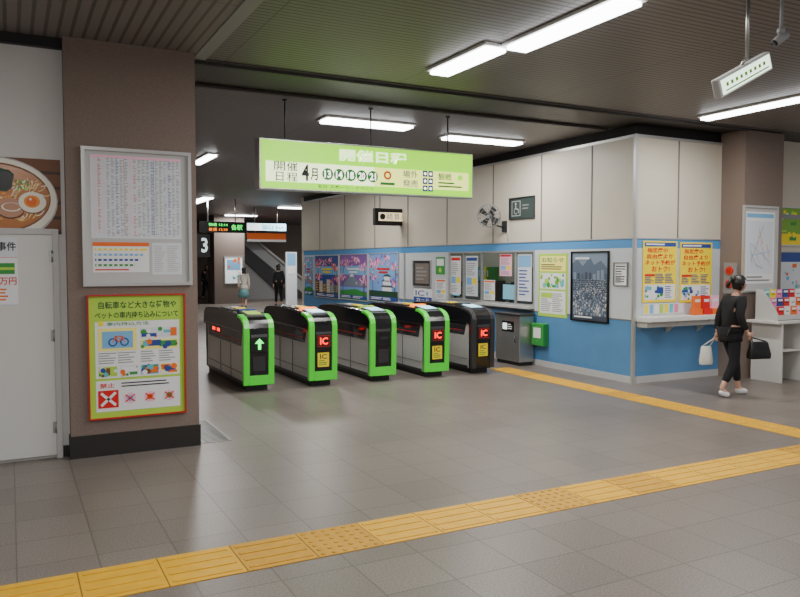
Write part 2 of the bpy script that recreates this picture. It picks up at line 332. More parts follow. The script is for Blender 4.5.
for i, (y, lab) in enumerate([(11.6, 'dark monitor on the office desk behind the right panes'), (13.6, 'dark monitor on the office desk behind the left panes')]):
    r = root('monitor', lab, 'monitor', (8.45, y, .90), 'monitors on the office desk')
    g = MB(); g.box(8.42, 8.46, y-.24, y+.24, 1.02, 1.34, 'dark'); g.box(8.415, 8.42, y-.22, y+.22, 1.04, 1.32, 'litc'); g.build('screen', r)
    g = MB(); g.box(8.36, 8.54, y-.1, y+.1, .901, .915, 'dark'); g.box(8.43, 8.46, y-.03, y+.03, .915, 1.04, 'dark'); g.build('stand', r)

# ------------------------------------------------------------ ceiling lights
def light(x0, x1, y0, y1, label, W=60, grp='fluorescent ceiling lights', z=CEIL):
    r = root('ceiling_light', label, 'light', ((x0+x1)/2, (y0+y1)/2, z-.07), grp)
    g = MB(); g.box(x0-.03, x1+.03, y0-.03, y1+.03, z-.03, z-.001, 'housing'); g.build('housing', r, bevel=.006)
    g = MB(); g.box(x0, x1, y0, y1, z-.065, z-.03, 'tube'); g.build('diffuser', r, bevel=.01)
    if W:
        L = bpy.data.lights.new('lamp', 'AREA'); L.shape = 'RECTANGLE'; L.size = max(x1-x0, .1); L.size_y = max(y1-y0, .1); L.energy = W*1.2; L.color = (1, .965, .925)
        o = bpy.data.objects.new('lamp', L); C.objects.link(o); o.location = ((x0+x1)/2, (y0+y1)/2, z-.09)
light(3.80, 4.02, 5.62, 6.62, 'double width fluorescent strip, far half of the long pair near the green lightbox')
light(3.97, 4.19, 4.15, 5.55, 'fluorescent strip cut by the top edge of the photo')
light(8.20, 8.36, 5.3, 7.06, 'long fluorescent strip at the right, above the ticket counter')
light(3.8, 5.1, 9.34, 9.64, 'short fluorescent strip just above the green hanging lightbox')
light(5.98, 7.35, 9.80, 10.06, 'short fluorescent strip beside the cream office wall, right of the lightbox')
a = onZ(200, 196, CEIL); b = onZ(250, 186, CEIL); light(a.x+.1, a.x+.4, a.y, a.y+2.6, 'distant ceiling strip immediately right of the brown pillar', 90)
a = onZ(226, 214, CEIL); light(a.x, a.x+1.3, a.y, a.y+.2, 'tiny distant ceiling strip above the departure board', 110)
a = onZ(280, 206, CEIL); light(a.x, a.x+1.6, a.y, a.y+.25, 'distant ceiling strip close to the far end of the office wall', 110)
for i, (x, y) in enumerate([(0, 2.5), (0, -1), (4, .5), (8.3, .5), (12.3, 3), (14.6, 29), (3.2, 13.5), (6, 15)]):  # unseen strips added to light the hall and its far end
    light(x, x+.15, y, y+1.3, 'added fluorescent strip outside the photographed view', 50 if i < 5 else (120 if i == 5 else 75), 'ceiling lights out of view')

# ------------------------------------------------------------ left side signs
def d_ramen(p):
    k_ = p.Hh/p.W
    p.rect(0, 0, 1, 1, 'dbrown', 1)
    for i in range(5): p.rect(0, .04+.2*i, 1, .2+.2*i, 'brown', 1.3)
    p.disc(.40, .44, .74, 'lgrey', 2, 40, .76, clip=True); p.disc(.40, .45, .725, 'egg', 2.3, 40, .74, clip=True); p.disc(.40, .47, .655, 'brown', 2.5, 40, .70, clip=True); p.disc(.40, .47, .64, 'soup', 2.6, 40, .68, clip=True)
    rg = random.Random(2)
    for i in range(120): t = rg.uniform(0, 6.28); k = rg.uniform(0, .5)**1; p.disc(.40+k*math.cos(t)*k_, .48+k*.8*math.sin(t), rg.uniform(.010, .032), rg.choice(['soup', 'oil', 'oil', 'noodle', 'yolk']), 2.8+i*.004, 9, .7)
    for j in range(46):
        u0 = rg.uniform(.5, .82); v0 = rg.uniform(.18, .72); a0 = rg.uniform(-.5, .9); q = (u0, v0)
        for s_ in range(3):
            n_ = (q[0]+.03*math.cos(a0), q[1]+.05*math.sin(a0)); p.line(q[0], q[1], n_[0], n_[1], .013, rg.choice(['noodle', 'noodle', 'oil', 'egg']), 3.35+j*.004); q = n_; a0 += .4
    p.shape([(.41, .56), (.50, .55), (.545, .60), (.57, .78), (.53, .83), (.44, .86), (.42, .70)], 'dgreen', 3.8); p.shape([(.43, .58), (.50, .57), (.54, .62), (.56, .76), (.50, .82), (.45, .80)], 'black', 4)
    for i in range(26): p.disc(rg.uniform(.58, .70), rg.uniform(.58, .70), .014, rg.choice(['limed', 'green', 'lime', 'egg']), 3.9+i*.01, 7)
    p.disc(.53, .33, .17, 'dbrown', 3.75, 22, .8); p.disc(.53, .34, .165, 'pork', 3.8, 22, .78); p.disc(.54, .35, .12, 'egg', 4, 16, .5); p.disc(.54, .355, .10, 'pork', 4.1, 14, .5)
    p.disc(.735, .41, .175, 'brown', 4.05, 24, .82); p.disc(.733, .42, .168, 'egg', 4.2, 24, .82); p.disc(.728, .43, .098, 'yolk', 4.4, 18, .85); p.disc(.724, .43, .062, 'orange', 4.6, 12); p.disc(.715, .46, .018, 'egg', 4.7, 8)
poster('ramen_sign', 'photo sign of a ramen bowl with egg on brown wood, over the white door', 'sign', 'Y', 7.3, (-52, 153, 232), (60, 161, 235), 'brown', d_ramen)
def d_job(p):
    p.text('人事件', .02, .80, .96, .93, 'ink', 2); p.rect(0, .02, 1, .70, 'paper', 1); p.rect(.1, .46, .9, .62, 'green', 2); p.rect(.1, .52, .9, .56, 'lime', 3); p.rect(0, .70, 1, .705, 'red', 3)
    p.text('0万円', .25, .30, .95, .41, 'red', 3); p.rows(.1, .06, .9, .26, 4, 'orange', 2, seed=4)
poster('notice', 'white job notice with red price lettering stuck on the white door', 'notice', 'Y', 7.262, (-14, 236, 306), (17, 238, 305), 'paper2', d_job)
def d_time(p):
    p.rect(.05, .34, .93, .97, 'paper2', 1); rg = random.Random(3)
    for c in range(20):
        for r_ in range(52):
            u = .075+.0425*c; v = .945-.0114*r_
            if rg.random() < .82 and v > .355:
                m = 'red' if c in (1, 9) else ('lpink' if c in (0, 2, 8) else ('dblue' if c in (5, 13, 17) else 'grey'))
                p.rect(u, v-.002, u+rg.uniform(.012, .034), v+.002, m, 2)
    p.rect(.05, .95, .93, .968, 'lpink', 1.5); p.rect(.365, .36, .368, .95, 'red', 2); p.rect(.655, .36, .658, .95, 'dblue', 2)
    p.rect(.06, .08, .60, .31, 'paper', 1); p.rect(.06, .28, .60, .31, 'orange', 2)
    for i, m in enumerate(['yellow', 'lblue', 'dblue', 'green']):
        v = .255-.04*i; p.rect(.08, v-.008, .58-.04*i, v+.008, m, 2)
        for k in range(9): p.disc(.10+.05*k, v, .008, 'paper', 3, 8)
    p.rect(.08, .095, .4, .105, 'red', 2)
    p.rect(.63, .06, .93, .31, 'paper2', 1); p.rows(.65, .08, .91, .29, 14, 'lgrey', 2, .4, 8, 2)
poster('timetable_board', 'silver framed glass timetable board on the brown left pillar', 'notice board', 'Y', 7.16, (84, 150, 284), (187, 156, 281), 'lgrey', d_time, 'alu', .03, ptname='timetable_sheet')
def d_bike(p):
    p.rect(0, 0, 1, 1, 'lime', 1)
    p.text('自転車など大きな荷物や', .10, .895, .92, .955, 'dgreen', 2, .015); p.text('ペットの車内持ち込みについて', .06, .815, .94, .87, 'dgreen', 2, .015)
    p.rect(.06, .325, .95, .79, 'paper', 2); p.disc(.12, .775, .022, 'yellow', 4); p.text('車内持込方法', .18, .755, .62, .785, 'green', 3)
    p.rect(.09, .55, .49, .735, 'yel2', 3); p.rect(.13, .57, .45, .71, 'lblue', 3.5); p.disc(.24, .62, .035, 'dblue', 4); p.disc(.24, .62, .024, 'lblue', 5); p.disc(.36, .62, .035, 'dblue', 4); p.disc(.36, .62, .024, 'lblue', 5)
    for a in ((.24,.62,.27,.67), (.27,.67,.34,.665), (.34,.665,.36,.62), (.27,.67,.30,.62), (.30,.62,.34,.665)): p.line(*a, .009, 'orange', 6)
    for (a0, b0, sd) in ((.53,.65,1), (.53,.55,2), (.09,.34,3), (.53,.34,4), (.31,.34,5), (.74,.34,6)):
        a1 = .93 if a0 == .53 and b0 > .5 else a0+.19
        p.rect(a0, b0, a1, b0+.08, ['lblue', 'paper2', 'yel2', 'lime'][sd % 4], 3); p.collage(['green', 'dblue', 'orange', 'brown', 'paper', 'cyan'], 9, sd*7, a0+.01, b0+.005, a1-.01, b0+.075, .028, 3.5, .4)
    p.rows(.09, .44, .49, .54, 5, 'grey', 3, .35, 2, 2); p.rows(.53, .44, .92, .54, 5, 'grey', 3, .35, 3, 2)
    p.rect(.06, .05, .95, .305, 'paper', 2); p.rows(.32, .24, .92, .29, 2, 'ink', 3, .4, 5); p.text('禁止', .10, .245, .25, .285, 'red', 4)
    p.rect(.08, .08, .29, .225, 'red', 3); p.line(.11, .10, .26, .205, .022, 'paper', 4); p.line(.11, .205, .26, .10, .022, 'paper', 4)
    for u, m in ((.41, 'lblue'), (.62, 'orange'), (.83, 'green')):
        p.disc(u, .15, .045, 'lpink', 3); p.disc(u, .15, .025, m, 4); p.line(u-.05, .12, u+.05, .18, .009, 'red', 5); p.line(u-.05, .18, u+.05, .12, .009, 'red', 5)
poster('luggage_rules_poster', 'lime green poster in a red frame below the timetable, about bicycles and pets', 'poster', 'Y', 7.16, (88, 296, 419), (183, 295, 411), 'lime', d_bike, 'red2', .012)

g = MB(); g.box(1.62, 1.90, 7.2, 8.25, .001, .006, 'grate')
for i in range(20): g.box(1.64, 1.88, 7.23+i*.051, 7.25+i*.051, .006, .009, 'gdark')
tag(g.build('floor_grating'), 'metal drain grating in the floor beside the brown left pillar', 'grating')

def tactile(x0, x1, y0, y1, alongx, label, dots=()):
    g = MB(); n = int(round(((x1-x0) if alongx else (y1-y0))/.43)); rg = random.Random(5)
    for i in range(n):
        m = 'tact2' if (i in dots or rg.random() < .2) else 'tact'
        if alongx: a, b, c, d = x0+.43*i+.004, x0+.43*(i+1)-.004, y0, y1
        else: a, b, c, d = x0, x1, y0+.43*i+.004, y0+.43*(i+1)-.004
        g.box(a, b, c, d, .0005, .004, m)
        if i in dots:
            for u in range(6):
                for v in range(6): X = a+(b-a)*(u+.5)/6; Y = c+(d-c)*(v+.5)/6; g.cyl((X, Y, .004), (X, Y, .009), .017, .012, m, 8)
        else:
            for k in range(4):
                if alongx: yy = c+(d-c)*(k+.5)/4; g.box(a+.02, b-.02, yy-.015, yy+.015, .004, .008, m)
                else: xx = a+(b-a)*(k+.5)/4; g.box(xx-.015, xx+.015, c+.02, d-.02, .004, .008, m)
    g.box(x0-.004, x1+.004, y0-.004, y1+.004, .0002, .0012, 'tactd')
    return tag(g.build('tactile_paving'), label, 'tactile paving', 'yellow tactile paving lines')
tactile(-3.57, 6.90, 4.07, 4.50, True, 'yellow tactile paving line crossing the foreground floor', (12, 16))
tactile(6.93, 7.31, 4.07, 10.1, False, 'yellow tactile paving line running along the office wall to the gates', (0,))

# ------------------------------------------------------------ hanging green lightbox
Y0 = 8.6; a = onY(259, 160, Y0); b = onY(473, 180, Y0); zt, zb = 3.215, 2.61
r = root('hanging_lightbox', 'wide green illuminated sign hanging in front of the ticket gates', 'sign', ((a.x+b.x)/2, Y0+.09, zb))
g = MB(); g.box(a.x, b.x, Y0, Y0+.18, zb, zt, 'alu'); g.build('casing', r, bevel=.01)
p = Pan().setup((a.x+.02, Y0-.001, zb+.02), (b.x-a.x-.04, 0, 0), (0, 0, zt-zb-.04)); p.slab('signg', .003)
p.rect(.02, .14, .98, .56, 'signl', 1); p.rect(.02, .14, .50, .56, 'signp', 1.3)
p.text('開催日程', .34, .66, .66, .92, 'signp', 2, .03)
for u0, v0, t in ((.055, .37, '開'), (.108, .37, '催'), (.062, .15, '日'), (.108, .15, '程')): p.text(t, u0, v0, u0+(.046 if t != '日' else .032), v0+.19, 'dgreen', 2, .005)
p.text('4', .172, .18, .204, .53, 'ink', 2, .03); p.text('月', .210, .20, .242, .46, 'ink', 2, .02)
for i, t in enumerate(['13', '14', '18', '20', '21']):
    p.disc(.286+.052*i, .35, .13, 'green', 2, 20); p.text(t, .271+.052*i, .27, .301+.052*i, .43, 'signw', 3, .03)
p.text('各日 スポーツ・イベント', .24, .04, .50, .12, 'dgreen', 2)
p.disc(.565, .40, .10, 'orange', 2); p.disc(.565, .40, .05, 'signy', 3); p.rect(.53, .18, .60, .24, 'green', 2)
p.text('場外', .64, .37, .715, .54, 'dblue', 2, .01); p.text('発売', .64, .16, .715, .33, 'dblue', 2, .01)
for i in range(2):
    for j in range(3): p.rect(.74+.028*i, .08+.17*j, .764+.028*i, .22+.17*j, 'dblue', 2); p.disc(.752+.028*i, .15+.17*j, .035, 'signw', 3, 8)
p.text('観戦', .82, .36, .89, .53, 'green', 2, .01); p.rows(.82, .18, .96, .34, 2, 'green', 2); p.disc(.935, .44, .07, 'signg', 2)
p.build('lit_face', r)
for x in (a.x+.35, (a.x+b.x)/2, b.x-.35):
    g = MB(); g.cyl((x, Y0+.09, zt), (x, Y0+.09, CEIL), .009, .009, 'gdark'); g.cyl((x, Y0+.09, CEIL-.02), (x, Y0+.09, CEIL), .03, .03, 'gdark'); g.build('hanging_rod', r)

# ------------------------------------------------------------ ticket gates
def gate(cx, label, style, yf=9.80, GL=2.05):
    r = root('ticket_gate', label, 'ticket gate', (cx, yf, 0), 'row of automatic ticket gates')
    def sh(g): 
        for v in g.v: v += Vector((cx, yf, 0))
        return g
    hb, ht_ = .175, .205
    g = MB(); g.box(-hb+.03, hb-.03, .05, GL-.05, 0, .08, 'dark'); sh(g).build('plinth', r)
    g = MB(); g.box(-hb+.004, hb-.004, .10, GL-.10, .08, .82, 'gbody'); sh(g).build('body_panel', r, bevel=.006)
    for s in (-1, 1):
        xa, xb = sorted((s*(hb-.004), s*(hb+.003)))
        g = MB(); g.prism([(.22, .60), (GL-.2, .60), (GL-.16, .80), (.16, .80)], 'x', xa, xb, 'gglass'); sh(g).build('dark_side_panel', r, bevel=.003)
        g = MB(); xa, xb = sorted((s*(hb+.003), s*(hb+.005))); g.box(xa, xb, .3, GL-.3, .66, .674, 'red2'); sh(g).build('sensor_strip', r)
        g = MB(); xa, xb = sorted((s*(hb-.004), s*(hb+.001))); g.box(xa, xb, .14, GL-.14, .22, .235, 'grey'); g.box(xa, xb, .74, .75, .09, .59, 'gdark'); g.box(xa, xb, 1.32, 1.33, .09, .59, 'gdark'); g.box(xa, xb, .12, GL-.12, .08, .12, 'gdark'); sh(g).build('panel_seam', r)
    g = MB(); g.prism([(-.04,.08), (-.05,.40), (-.05,.76), (.10,.80), (.10,.08)], 'x', -hb, hb, 'shell'); sh(g).build('front_post', r, bevel=.018)
    g = MB(); g.prism([(GL+.01,.08), (GL+.02,.40), (GL+.01,.78), (GL-.10,.80), (GL-.10,.08)], 'x', -hb, hb, 'shell'); sh(g).build('rear_post', r, bevel=.018)
    top = [(-.068,.72), (-.066,.86), (-.045,.92), (-.005,.965), (.06,1.0), (.16,1.025), (.40,1.045), (.80,1.055), (1.50,1.065), (1.80,1.055), (GL-.08,1.03), (GL,.975), (GL+.04,.88), (GL+.045,.76), (GL-.12,.80), (.11,.79)]
    g = MB(); g.prism(top, 'x', -ht_, ht_, 'shell'); sh(g).build('top_hood', r, bevel=.022)
    gm = 'ggreen' if style != 'plain' else 'gdark'
    line = [(-.055,.09), (-.066,.40), (-.072,.72), (-.070,.86), (-.048,.925), (-.006,.970), (.06,1.005), (.16,1.030), (.24, 1.037)]
    for s in (-1, 1):
        g = MB(); inn = [(y+.055 if i < 4 else y+.02, z if i < 3 else z-.04) for i, (y, z) in enumerate(line)]
        x0, x1 = sorted((s*(ht_-.075), s*(ht_+.006))) ; g.prism(line+inn[::-1], 'x', x0, x1, gm)
        sh(g).build('edge_trim', r, bevel=.006)
    if style != 'plain':
        g = MB(); g.box(-ht_+.075, ht_-.075, -.062, -.045, .09, .22, 'ggreen'); sh(g).build('lower_band', r, bevel=.004)
    if style in ('dark', 'arrow'):
        p = Pan().setup((-hb-.003, 1.80, .69), (0, -.50, 0), (0, 0, .085)); p.slab('black', .003)
        for k in range(5): p.rect(.04+.19*k, .2, .19+.19*k, .8, 'sred' if k != 2 else 'black', 1)
        sh(p).build('side_display', r)
    g = MB(); g.prism([(-.075,.54), (-.078,.74), (-.066,.78), (.0,.78), (.0,.54)], 'x', -.12, .12, 'dark'); sh(g).build('display_housing', r, bevel=.006)
    p = Pan().setup((-.10, -.079, .56), (.20, 0, 0), (0, 0, .17))
    p.slab('black', .002)
    if style == 'arrow':
        p.shape([(.5,.95), (.18,.55), (.40,.55), (.40,.08), (.60,.08), (.60,.55), (.82,.55)], 'sgreen', 1)
    elif style == 'dark': p.rect(.2, .4, .8, .6, 'gdark', 1)
    else:
        p.rect(.04, .04, .96, .96, 'red2', .5); p.rect(.08, .1, .92, .9, 'black', 1); p.text('IC', .2, .2, .8, .8, 'sred', 2, .03)
    sh(p).build('display', r)
    p = Pan().setup((-.085, -.052, .28), (.17, 0, 0), (0, 0, .20)); p.slab('yellow' if style not in ('arrow', 'dark') else 'gdark', .006)
    if style not in ('arrow', 'dark'): p.text('IC', .2, .55, .8, .9, 'ink', 1, .02); p.rows(.1, .08, .9, .5, 3, 'green', 1)
    sh(p).build('label_plate', r)
    g = MB(); g.prism([(.08,.98), (.42,1.03), (.42,1.065), (.11,1.03)], 'x', -.135, .135, 'gdark'); sh(g).build('card_reader', r, bevel=.004)
    g = MB(); g.prism([(.12,1.034), (.40,1.064), (.40,1.069), (.12,1.039)], 'x', -.10, .10, 'litc' if style != 'arrow' else 'lime'); sh(g).build('reader_pad', r)
    g = MB(); g.box(-.12, .12, .50, .60, 1.035, 1.085, {'arrow': 'dblue', 'dark': 'lime', 'plain': 'gdark'}.get(style, 'sorange')); sh(g).build('indicator_light', r, bevel=.005)
    g = MB(); g.prism([(.75, 1.045), (1.45, 1.055), (1.45, 1.078), (.75, 1.07)], 'x', -.14, .14, 'gdark'); g.box(-.07, .07, .82, .95, 1.06, 1.086, 'yellow'); g.box(-.06, .06, 1.1, 1.25, 1.06, 1.084, 'lgrey'); sh(g).build('top_cover', r)
    for y in (.60, 1.45):
        wv = .34 if y < 1 else .30
        g = MB(); g.prism([(y,.50), (y+.02,.50), (y+.02,.74), (y,.74)], 'x', hb, wv, 'gdark'); g.box(hb+.02, wv-.02, y-.003, y, .63, .66, 'sred'); sh(g).build('barrier_flap', r, bevel=.004)
    return r
gate(2.96, 'ticket gate nearest the brown pillar with green arrow on its end', 'arrow', 9.82, 2.25)
gate(3.88, 'green edged ticket gate with red display, second from the brown pillar', 'ic')
gate(4.82, 'middle ticket gate with a dark unlit end and green edges', 'dark')
gate(5.72, 'green edged ticket gate with red display, between the middle gate and the plain black gate', 'ic', 9.78)
gate(6.54, 'plain black ticket gate without green edging, closest to the office wall', 'plain', 9.76)

r = root('staff_gate_cabinet', 'stainless steel cabinet beside the office window at the gate end', 'cabinet', (7.68, 10.45, 0))
g = MB(); g.box(7.55, 7.85, 10.12, 10.82, .06, .84, 'steel'); g.build('body', r, bevel=.01)
g = MB(); g.box(7.57, 7.83, 10.15, 10.79, 0, .06, 'dark'); g.build('plinth', r)
g = MB(); g.box(7.53, 7.87, 10.10, 10.84, .84, .88, 'gdark'); g.build('top', r, bevel=.01)
p = Pan().setup((7.548, 10.62, .56), (0, -.34, 0), (0, 0, .18)); p.slab('black', .004); p.rect(.08, .2, .45, .8, 'litw', 1); p.rows(.52, .2, .92, .8, 3, 'paper', 1); p.build('label_plate', r)
g = MB(); g.tube([(7.54, 10.2, .4), (7.51, 10.2, .4), (7.51, 10.2, .5), (7.54, 10.2, .5)], .008, 'gdark'); g.build('handle', r)

# ------------------------------------------------------------ office side wall posters
def d_bloom(seed, sky, pal, mode, tcol):
    def f(p):
        rg = random.Random(seed); k_ = p.W/p.Hh
        p.rect(0, 0, 1, 1, sky, 1); p.rect(0, .55, 1, .75, 'lblue', 1.1)
        if mode == 'castle':
            p.rect(0, 0, 1, .22, 'dgreen', 1.6)
            for i, (w_, v) in enumerate(((.16, .22), (.13, .34), (.09, .44))): p.rect(.62-w_, v, .62+w_, v+.09, 'paper', 2+i*.1); p.shape([(.62-w_-.06, v+.08), (.62+w_+.06, v+.08), (.62+w_-.03, v+.13), (.62-w_+.03, v+.13)], 'slate3', 2.05+i*.1)
        elif mode == 'street':
            for i in range(6): u = .02+.16*i; h = rg.uniform(.2, .42); p.rect(u, .1, u+.15, .1+h, rg.choice(['slate', 'lgrey', 'slate2', 'brown']), 1.6); p.rows(u+.02, .14, u+.13, .08+h, 4, 'yel2', 1.8, .3, i, 2)
            p.rect(0, 0, 1, .12, 'slate3', 1.9)
        else:
            p.shape([(0, 0), (1, 0), (1, .16), (.6, .24), (0, .18)], 'green', 1.6); p.shape([(.1, .3), (.45, .58), (.6, .46), (.95, .3)], 'slate2', 1.3); p.shape([(.36, .51), (.45, .58), (.54, .51)], 'paper', 1.4); p.rect(0, .2, 1, .28, 'sky', 1.5)
        cl = [(.12, .78), (.3, .86), (.88, .72), (.15, .5), (.85, .42), (.6, .88)]
        for cu, cv in cl[::2]: p.line(cu, .1, cu+.03, cv, .02, 'dbrown', 2.6)
        for i in range(150):
            cu, cv = rg.choice(cl); u = min(.95, max(.05, cu+rg.gauss(0, .09))); v = min(.94, max(.27, cv+rg.gauss(0, .05)))
            rr = min(rg.uniform(.012, .04), u*k_, (1-u)*k_, 1-v); p.disc(u, v, rr, rg.choice(pal), 3+i*.02, 8)
        p.rect(.03, .02, .97, .10, 'dblue', 7); p.rows(.08, .03, .92, .09, 2, 'paper', 8, .5, seed, 2); p.rect(.30, .66, .72, .70, tcol, 7); p.rect(.36, .59, .66, .63, tcol, 7)
    return f
poster('event_poster', 'narrow blue poster at the far end of the office wall', 'poster', 'X', XW, (304.5, 257, 295), (313, 257, 295), 'lblue', d_bloom(2, 'sky', ['sky', 'cyan', 'paper', 'orange'], 'hill', 'red'), None)
G = 'blossom posters on the office wall'
poster('event_poster', 'pink and blue blossom poster with a street of buildings, farthest of the three blossom posters', 'poster', 'X', XW, (315.5, 256, 297), (339, 255.5, 298), 'purple', d_bloom(11, 'dblue', ['pink', 'lpink', 'red', 'lpink', 'orange'], 'street', 'yellow'), 'lgrey', .015, G)
poster('event_poster', 'cherry blossom poster with green bank and hill, between the two other blossom posters', 'poster', 'X', XW, (340, 255, 299), (368, 254, 300), 'purple', d_bloom(12, 'purple', ['pink', 'lpink', 'pink', 'lpink', 'purple'], 'hill', 'paper'), 'lgrey', .015, G)
poster('event_poster', 'blossom poster with a white tiered building, nearest of the three blossom posters', 'poster', 'X', XW, (369.5, 254, 301), (399, 253, 302), 'dpurple', d_bloom(15, 'sky', ['pink', 'lpink', 'pink', 'purple', 'lpink'], 'castle', 'red'), 'lgrey', .015, G)
poster('wall_panel', 'dark grey panel above the small blue and white poster', 'panel', 'X', XW, (414, 261, 286), (431, 261, 286), 'gdark', lambda p: (p.rect(.1, .1, .9, .9, 'pillar2', 1), p.rows(.15, .2, .85, .8, 4, 'grey', 2)), 'alu', .02)
def d_ic(p): p.rect(0, 0, 1, .45, 'dblue', 1); p.text('IC', .1, .52, .6, .9, 'dblue', 2); p.disc(.75, .7, .15, 'lblue', 2); p.text('カード', .15, .12, .85, .38, 'paper', 2)
poster('card_notice', 'small blue and white notice low on the wall below a grey panel', 'notice', 'X', XW, (414, 289, 303), (432, 289, 304), 'paper', d_ic)
poster('small_notice', 'small green and white notice beside the tall white notices', 'notice', 'X', XW, (436, 257, 274), (445, 257, 275), 'green', lambda p: (p.rect(.1, .5, .9, .9, 'paper', 1), p.disc(.5, .25, .15, 'lime', 2)))
def d_info(seed, hc):
    def f(p):
        p.rect(.06, .88, .94, .96, hc, 1); p.rows(.08, .5, .92, .84, 7, 'grey', 1, .4, seed); p.rect(.08, .28, .5, .46, 'lblue', 1); p.rect(.55, .3, .92, .45, 'yellow', 1); p.rows(.08, .05, .92, .24, 5, 'grey', 1, .4, seed+1)
    return f
poster('small_notice', 'small white sheet with orange header below the green and white notice', 'notice', 'X', XW, (436, 279, 299), (446, 279, 299), 'paper', d_info(19, 'orange'))
XG = XW+.028
poster('info_sheet', 'tall white information sheet with red header, on the farthest pane of the office window', 'notice', 'X', XG, (451, 256, 294), (461, 256, 294), 'paper', d_info(3, 'red'))
poster('info_sheet', 'tall white information sheet with blue header, on the office window pane left of a mullion', 'notice', 'X', XG, (466, 256, 296), (478, 256, 296), 'paper2', d_info(6, 'dblue'))
poster('info_sheet', 'pale sheet with orange header at the lower left of the middle window pane', 'notice', 'X', XG, (484, 280, 300), (495, 280, 300), 'paper', d_info(9, 'orange'))
poster('info_sheet', 'pink headed sheet at the upper right of the middle window pane', 'notice', 'X', XG, (500, 254, 276), (512, 254, 276), 'lpink', d_info(33, 'red'))
poster('info_sheet', 'pale blue notice stuck on the right pane of the office window', 'notice', 'X', XG, (518, 254, 301), (532, 254, 301), 'paper2', lambda p: (p.rect(.05, .72, .95, .96, 'lblue', 1), p.rows(.1, .1, .9, .68, 8, 'dblue', 1, .4, 9)))
def d_yg(p):
    p.rect(0, 0, 1, 1, 'lime', 1); p.rect(.06, .72, .94, .96, 'yel2', 2); p.text('お知らせ', .12, .86, .88, .94, 'green', 3, .015); p.rows(.1, .74, .9, .84, 3, 'ink', 3)
    p.rect(.06, .44, .94, .69, 'paper', 2); p.collage(['green', 'cyan', 'lime', 'paper', 'limed'], 24, 5, .08, .46, .92, .67, .05, 3); p.rect(.06, .05, .94, .41, 'paper', 2); p.rows(.1, .08, .9, .38, 10, 'grey', 3, .4, 3, 2); p.rect(.1, .3, .5, .38, 'lime', 4)
poster('event_poster', 'yellow green text poster next to the black framed crowd poster', 'poster', 'X', XW, (539, 254, 317), (568, 253, 317), 'lime', d_yg)
def d_crowd(p):
    rg = random.Random(8)
    p.rect(0, 0, 1, 1, 'slate3', 1); p.rect(0, .66, 1, 1, 'slate2', 1.2); p.shape([(0, .6), (0, .84), (.15, .90), (.3, .80), (.5, .93), (.62, .82), (.8, .88), (1, .76), (1, .6)], 'slate', 1.4)
    for i in range(9): u = .04+.11*i; p.rect(u, .60, u+.07, .60+rg.uniform(.08, .2), rg.choice(['slate4', 'slate2', 'slate3']), 1.6)
    for row in range(20):
        v = .60-.027*row; r_ = .006+.0009*row; n_ = int(.92*p.W/p.Hh/(r_*2.2))
        for i in range(n_):
            u = .03+.94*(i+.5+.3*rg.random())/(n_+.3); u = min(.95, u); vv_ = max(.09, v+rg.uniform(-.006, .006)); l = 2+row*.05
            p.rect(u-r_*1.1, max(.08, vv_-r_*2.6), u+r_*1.1, vv_, rg.choice(['slate3', 'slate4', 'slate', 'ink', 'slate3']), l)
            p.disc(u, vv_, r_, rg.choice(['slate2', 'slate', 'slate2', 'lgrey', 'slate4']), l+.02, 7)
    p.rows(.08, .02, .92, .07, 1, 'paper2', 8); p.rect(.1, .90, .5, .93, 'paper2', 8)
poster('event_poster', 'blue grey photo poster of a crowd in a black frame near the office corner', 'poster', 'X', XW, (573, 253, 320), (609, 252, 321), 'slate', d_crowd, 'black', .02)
poster('paper_notice', 'small white paper notice close to the office corner', 'notice', 'X', XW, (615, 263, 285), (628, 263, 285), 'paper', lambda p: (p.rows(.1, .1, .9, .9, 7, 'ink', 1, .4, 2), p.rect(.1, .1, .5, .35, 'grey', 2)), 'grey', .012)
O, U, V = quad('X', XW, (537, 323, 345), (549, 323, 346))
r = root('wall_box', 'small green box mounted on the blue lower wall', 'box', O+U*.5)
g = MB(); g.box(XW-.12, XW, O.y+U.y, O.y, O.z, O.z+V.z, 'green'); g.build('body', r, bevel=.015)
g = MB(); g.box(XW-.125, XW-.12, O.y+U.y*.8, O.y+U.y*.2, O.z+V.z*.35, O.z+V.z*.8, 'paper'); g.cyl((XW-.12, O.y+U.y*.5, O.z+V.z*.2), (XW-.135, O.y+U.y*.5, O.z+V.z*.2), .012, .012, 'steel'); g.build('label_plate', r)

